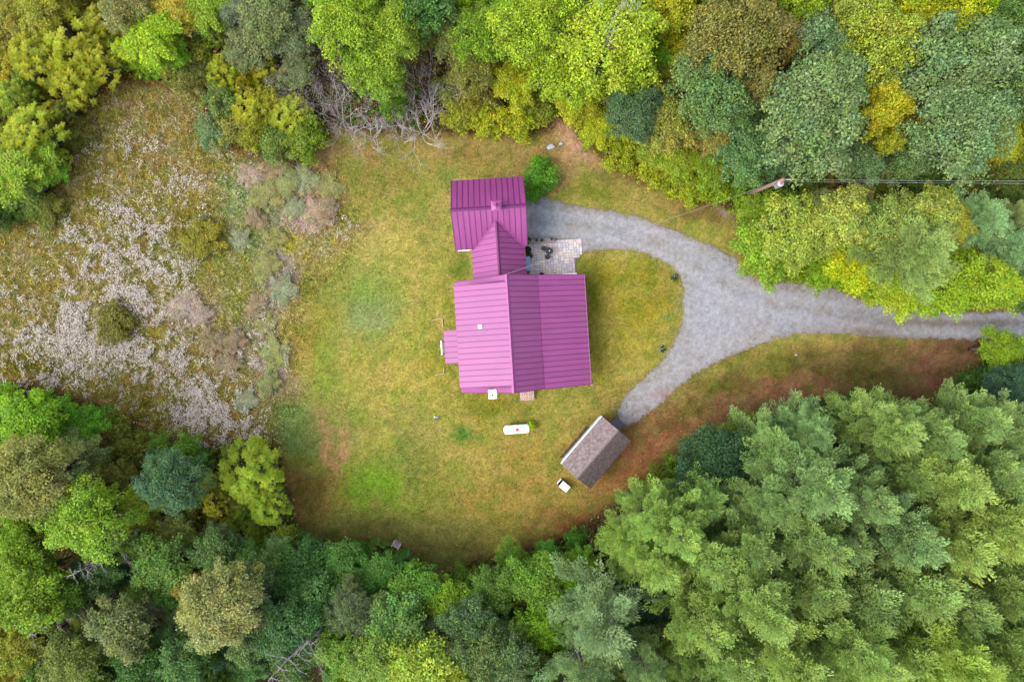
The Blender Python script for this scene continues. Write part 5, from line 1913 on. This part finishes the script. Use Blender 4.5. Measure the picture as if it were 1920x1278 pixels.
# satellite dish
q = P(821.5, 783.5, 1.0)
t = empty('satellite_dish', (q[0], q[1], 0), math.radians(-8))
tag(t, 'small grey dish aerial with a white feed arm on the lawn', 'dish')
M_dish = simple('grey_dish', (104, 104, 124), .5, .1, 5)
MB().tube([(.1, 0, -.05), (.1, 0, .95)], .025, 8).obj('pole', M_dish, t)
Md = Matrix.Translation((.08, 0, 1.0)) @ Matrix.Rotation(math.radians(-20), 4, 'Z') @ Matrix.Rotation(math.radians(-68), 4, 'Y')
MB().lathe([(.0, .0), (.12, .012), (.2, .04), (.25, .07), (.252, .085), (.2, .055), (.12, .028), (.0, .016)], 22, M=Md).obj('reflector', M_dish, t, True)
MB().tube([(.05, -.02, .8), (-.18, .03, .82), (-.3, .05, 1.0)], .02, 6).obj('feed_arm', M_white, t)
MB().lathe([(.03, -.06), (.06, -.04), (.065, .03), (.03, .06)], 12, (-.3, .05, 1.03)).obj('feed_head', M_white, t, True)

# lawn chair at the bottom of the lawn
q = P(743, 1021, .4)
t = empty('lawn_chair', (q[0], q[1], 0), math.radians(-28))
tag(t, 'weathered white wooden lawn chair at the bottom edge of the lawn', 'chair')
M_old = simple('weathered_white_wood', (214, 204, 196), .85, .25, 9, .3)
for k in range(5):
    Ms = Matrix.Translation((0, -.22 + k * .1, .36 - k * .02)) 
    MB().box(-.24, .24, -.045, .045, 0, .02, M=Ms).obj('seat_slat', M_old, t)
for k in range(5):
    Ms = Matrix.Translation((-.2 + k * .1, .26, .3)) @ Matrix.Rotation(math.radians(-24), 4, 'X')
    MB().box(-.045, .045, 0, .02, 0, .6 - .05 * abs(k - 2), M=Ms).obj('back_slat', M_old, t)
for sx in (-1, 1):
    MB().box(sx * .3 - .05, sx * .3 + .05, -.3, .3, .52, .545).obj('armrest', M_old, t)
    MB().box(sx * .27 - .02, sx * .27 + .02, -.27, -.19, -.03, .518).obj('leg', M_old, t)
    MB().box(sx * .27 - .02, sx * .27 + .02, .2, .28, -.03, .518).obj('leg', M_old, t)

# ------------------------------------------------------------------ shed
sc_ = [Vector((161.8, -137.7, 0)) * S, Vector((85.7, -220.5, 0)) * S, Vector((144.5, -267.7, 0)) * S, Vector((215.7, -179.1, 0)) * S]
ctr = sum(sc_, Vector()) / 4
ax = (sc_[1] - sc_[0] + sc_[2] - sc_[3])
ax_l = ax.length / 2
ax.normalize()
ang = math.atan2(ax.y, ax.x)
shed = empty('shed', ctr, ang)
tag(shed, 'small white shed with a grey-brown shingle roof by the end of the drive', 'shed')
hl, hw = ax_l / 2, 1.57
M_shing = simple('shingle', (150, 130, 128), .95, .34, 5.0, .6)
mN, mL = M_shing.node_tree.nodes, M_shing.node_tree.links
ez, rz_ = 2.2, 3.12
# local +x runs along the ridge (to the lower left of the photo), +y away from the drive
for s_ in (-1, 1):
    o_ = Vector((-hl, s_ * hw, ez))
    up = Vector((0, -s_ * hw, rz_ - ez))
    al_ = Vector((1, 0, 0))
    upn = up.normalized()
    nrm = al_.cross(upn)
    if nrm.z < 0:
        nrm = -nrm
    Mx = Matrix((al_, upn, nrm)).transposed().to_4x4()
    Mx.translation = o_
    dk = MB().box(.005, 2 * hl - .005, .005, up.length - .003, -.09, -.003).obj('roof', M_shing, shed)
    dk.matrix_local = Mx
    vs, fs = [], []
    nc = 13
    chh = up.length / nc
    V, Fq = [], []
    for r in range(nc):
        x0_ = -.0 + (r % 2) * -.1
        while x0_ < 2 * hl:
            w_ = random.uniform(.17, .24)
            a0, a1 = max(0, x0_), min(2 * hl, x0_ + w_ - .008)
            if a1 - a0 > .02:
                b0_ = r * chh - random.uniform(.012, .03)
                b1_ = min(up.length, (r + 1) * chh + .02)
                t0 = .022 + random.uniform(0, .012)
                k = len(V)
                V += [(a0, b0_, 0), (a1, b0_, 0), (a1, b0_, t0), (a0, b0_, t0), (a1, b1_, .004), (a0, b1_, .004)]
                Fq += [(0 + k, 1 + k, 2 + k, 3 + k), (3 + k, 2 + k, 4 + k, 5 + k)]
            x0_ += w_
    vv = np.array(V)
    nq = len(Fq)
    cshing = np.repeat(alb((158, 140, 138)) [None] * (.78 + .42 * rng.random((nq // 2, 1))) * (1 + (rng.random((nq // 2, 3)) - .5) * .1), 2, 0)
    me = np_mesh('shingles', vv, np.array(Fq), cshing)
    if not globals().get('M_shin2'):
        M_shin2 = attr_mat('shingle_tab', .95, (4.0, .18), (40.0, .25), .5, spec=.08)
    me.materials.append(M_shin2)
    so = link('shingles', me, dk)
    so['kind'] = 'stuff'
mb = MB()
mb.add([(-hl - .01, -.13, rz_ - .04), (-hl - .01, 0, rz_ + .055), (-hl - .01, .13, rz_ - .04), (hl + .01, -.13, rz_ - .04), (hl + .01, 0, rz_ + .055), (hl + .01, .13, rz_ - .04)],
       [(0, 1, 4, 3), (1, 2, 5, 4)])
mb.obj('ridge_cap', M_shing, shed)
M_shw = simple('shed_white_boards', (0.42, 0.44, 0.50), .6, .12, 4, .1, raw=True)
wl, ww = hl - .12, hw - .2
for s_ in (-1, 1):
    nb = 8
    for k in range(nb):     # clapboards of the long walls
        z0_ = -.05 + k * (2.18 / nb)
        MB().box(-wl, wl, s_ * ww - .05, s_ * ww + .05 - (0 if s_ < 0 else 0), z0_, z0_ + 2.18 / nb - .006).obj('clapboard', M_shw, shed)
for s_ in (-1, 1):
    mb = MB()
    prof = [(-ww + .055, -.05), (ww - .055, -.05), (ww - .055, 2.18), (0, rz_ - .13), (-ww + .055, 2.18)]
    n = 5
    x0_, x1_ = s_ * wl - .05, s_ * wl + .05
    vs = [(x0_, p[0], p[1]) for p in prof] + [(x1_, p[0], p[1]) for p in prof]
    mb.add(vs, [tuple(range(n)), tuple(range(2 * n - 1, n - 1, -1))] + [(i, (i + 1) % n, n + (i + 1) % n, n + i) for i in range(n)])
    mb.obj('end_wall', M_shw, shed)
MB().box(-wl - .055 - .04, -wl - .055, -.6, .6, .1, 2.0, .01).obj('door', M_white, shed)
MB().tube([(-hl, -hw - .05, ez - .02), (hl, -hw - .05, ez - .02)], .055, 8).obj('gutter', M_shw, shed)
# ramp at the drive end
t = empty('ramp', Mh @ Vector((0, 0, 0)))
q = P(1158, 795, .2)
t.location = (q[0], q[1], 0)
t.rotation_euler = (0, 0, ang)
tag(t, 'short grey wooden ramp from the drive up to the shed door', 'ramp')
M_ramp = simple('grey_ramp_wood', (112, 108, 116), .85, .25, 7, .3)
for k in range(6):
    mb = MB()
    z1 = .05 + .17 * (k + 1) / 6
    mb.box(-.42 + k * .14, -.42 + k * .14 + .13, -.5, .5, -.04, z1, .006)
    mb.obj('plank', M_ramp, t)
# white-topped box beside the shed
q = P(1058, 911, .5)
t = empty('storage_box', (q[0], q[1], 0), math.radians(-40))
tag(t, 'small white-topped box with an open grey tray beside the shed', 'box')
M_pale = simple('pale_plastic', (.62, .62, .68), .5, .08, 5, raw=True)
M_gry = simple('grey_board', (120, 112, 112), .8, .15, 6)
MB().box(-.33, .42, -.27, .27, -.03, .5, .02).obj('box', M_gry, t)
MB().box(-.35, .46, -.31, .29, .5, .58, .02).obj('lid', M_pale, t)
MB().box(-.55, -.345, .24, .27, -.03, .4).obj('tray_side', M_gry, t)
MB().box(-.55, -.345, -.27, -.24, -.03, .4).obj('tray_side', M_gry, t)
MB().box(-.58, -.552, -.27, .27, -.03, .4).obj('tray_end', M_pale, t)
# brick edging along the shed's lawn side
M_brk = simple('old_brick', (176, 122, 96), .9, .25, 9, .3)
bm_ = MB().box(-.1, .1, -.05, .05, -.04, .06, .006).mesh('edging_brick', M_brk)
t = empty('shed_flower_bed', shed.matrix_basis @ Vector((.6, -ww - .36, 0)), ang)
tag(t, 'narrow weedy bed edged with old bricks along the shed wall', 'flower bed')
for k in range(16):
    o = link('edging_brick', bm_, t, (-1.7 + k * .235, random.uniform(-.03, .03), 0), (0, 0, random.uniform(-.12, .12)))
nl = 500
pos = np.stack([rng.uniform(-1.7, 1.9, nl), rng.uniform(.04, .26, nl), .05 + .12 * rng.random(nl)], 1)
V, Fc, cc = cards(pos, rng.normal(size=(nl, 3)) * .5 + np.array([0, 0, 1.]), .03 + .03 * rng.random(nl), .5, alb((118, 112, 60)) * (.6 + .8 * rng.random((nl, 1))))
me = np_mesh('weeds', V, Fc, cc)
me.materials.append(M_blade)
link('weeds', me, t)['kind'] = 'stuff'

# ------------------------------------------------------------------ utility pole and wires
M_pole = simple('pole_wood', (158, 130, 110), .9, .2, 6, .4)
M_galv = simple('galvanised_grey', (196, 194, 198), .45, .1, 5, 0, .5)
M_wire = simple('wire', (206, 206, 204), .5, .05, 3)
top = Vector((*P(1470, 336, 9.0), 9.0))
foot = Vector((*P(1388, 371, 0), -.1))
t = empty('utility_pole', (foot.x, foot.y, 0))
tag(t, 'leaning wooden utility pole with a transformer among the bushes', 'utility pole')
f0 = Vector((0, 0, -.1))
tt = top - Vector((foot.x, foot.y, 0))
MB().tube([f0, tt * .5, tt], [.17, .15, .125], 10).obj('pole', M_pole, t, True)
tp = tt * .93
q = Vector((*P(1460.5, 346, 8.2), 8.2)) - Vector((foot.x, foot.y, 0))
tr = MB().lathe([(.0, -.42), (.2, -.42), (.23, -.38), (.23, .36), (.25, .38), (.22, .42), (.0, .44)], 18, tuple(q)).obj('transformer', M_galv, t, True)
MB().lathe([(.1, 0), (.09, .06), (.0, .08)], 12, (q.x, q.y, q.z + .43)).obj('bushing', M_red, tr)
MB().tube([tt * .88, q], .03, 6).obj('bracket', M_galv, t)
arm = Vector((*P(1492, 336.5, 9.0), 9.0)) - Vector((foot.x, foot.y, 0))
MB().tube([tt * .985, arm], .045, 6).obj('crossarm', M_galv, t)


def wire(name, a, b, sag, lab, r=.014, n=24):
    pts = []
    for i in range(n + 1):
        f = i / n
        p = a.lerp(b, f)
        p.z -= sag * 4 * f * (1 - f)
        pts.append(p)
    o = MB().tube(pts, r, 5).obj(name, M_wire)
    tag(o, lab, 'wire', 'overhead wires of the utility pole')


foot0 = Vector((foot.x, foot.y, 0))
e1 = Vector((62, P(1920, 341, 8.6)[1], 8.9))
e2 = Vector((62, P(1920, 347, 7.8)[1], 8.1))
wire('power_line', top + Vector((0, 0, -.1)), e1, .3, 'upper overhead wire running from the pole to the right edge', .008)
wire('power_line', foot0 + tt * .9, e2, .3, 'lower overhead wire running from the pole to the right edge', .007)
gp = hp(RX, .05, RZ - .05)
wire('service_line', foot0 + tt * .95, Vector(gp), .35, 'service wire slung from the pole to the house gable', .006)
# the next pole of the line, out to the right
t = empty('utility_pole', (62.0, e1.y, 0))
tag(t, 'next utility pole of the line beyond the right edge', 'utility pole')
MB().tube([(0, 0, -.1), (0, 0, 9.2)], [.17, .12], 10).obj('pole', M_pole, t, True)
# pale cut stake below the pole
a = Vector((*P(1327, 364.5, .6), .6))
b = Vector((*P(1350, 360, 1.5), 1.5))
fo = a + (a - b) * .8
fo.z = -.05
o = MB().tube([fo, a, b], [.05, .045, .04], 6).obj('wooden_stake', simple('pale_wood', (214, 190, 120), .85, .15, 6), None, True)
tag(o, 'pale leaning wooden stake at the lawn edge left of the pole', 'stake')

# stones lying at the north edge of the lawn and in the grass
M_stone = simple('pale_stone', (190, 194, 206), .9, .2, 6, .5)
for (px, py, rr, lab) in ((1033, 275, .36, 'larger of two flat pale stones beside the dirt path'), (1052, 269, .2, 'smaller of two flat pale stones beside the dirt path'),
                          (1493, 665, .13, 'single small pinkish stone on the grass below the drive')):
    q = P(px, py)
    mb = MB()
    prof = [(rr * .8, -.03), (rr, .03), (rr * .85, .08), (rr * .4, .1), (0.001, .1)]
    mb.lathe(prof, 11)
    mb.v = [(x * (1 + .25 * math.sin(3 * math.atan2(y, x) + px)), y * (.7 + .2 * math.sin(2 * math.atan2(y, x))), z) for x, y, z in mb.v]
    o = mb.obj('field_stone', M_stone, None, True, (q[0], q[1], -.01))
    tag(o, lab, 'stone')
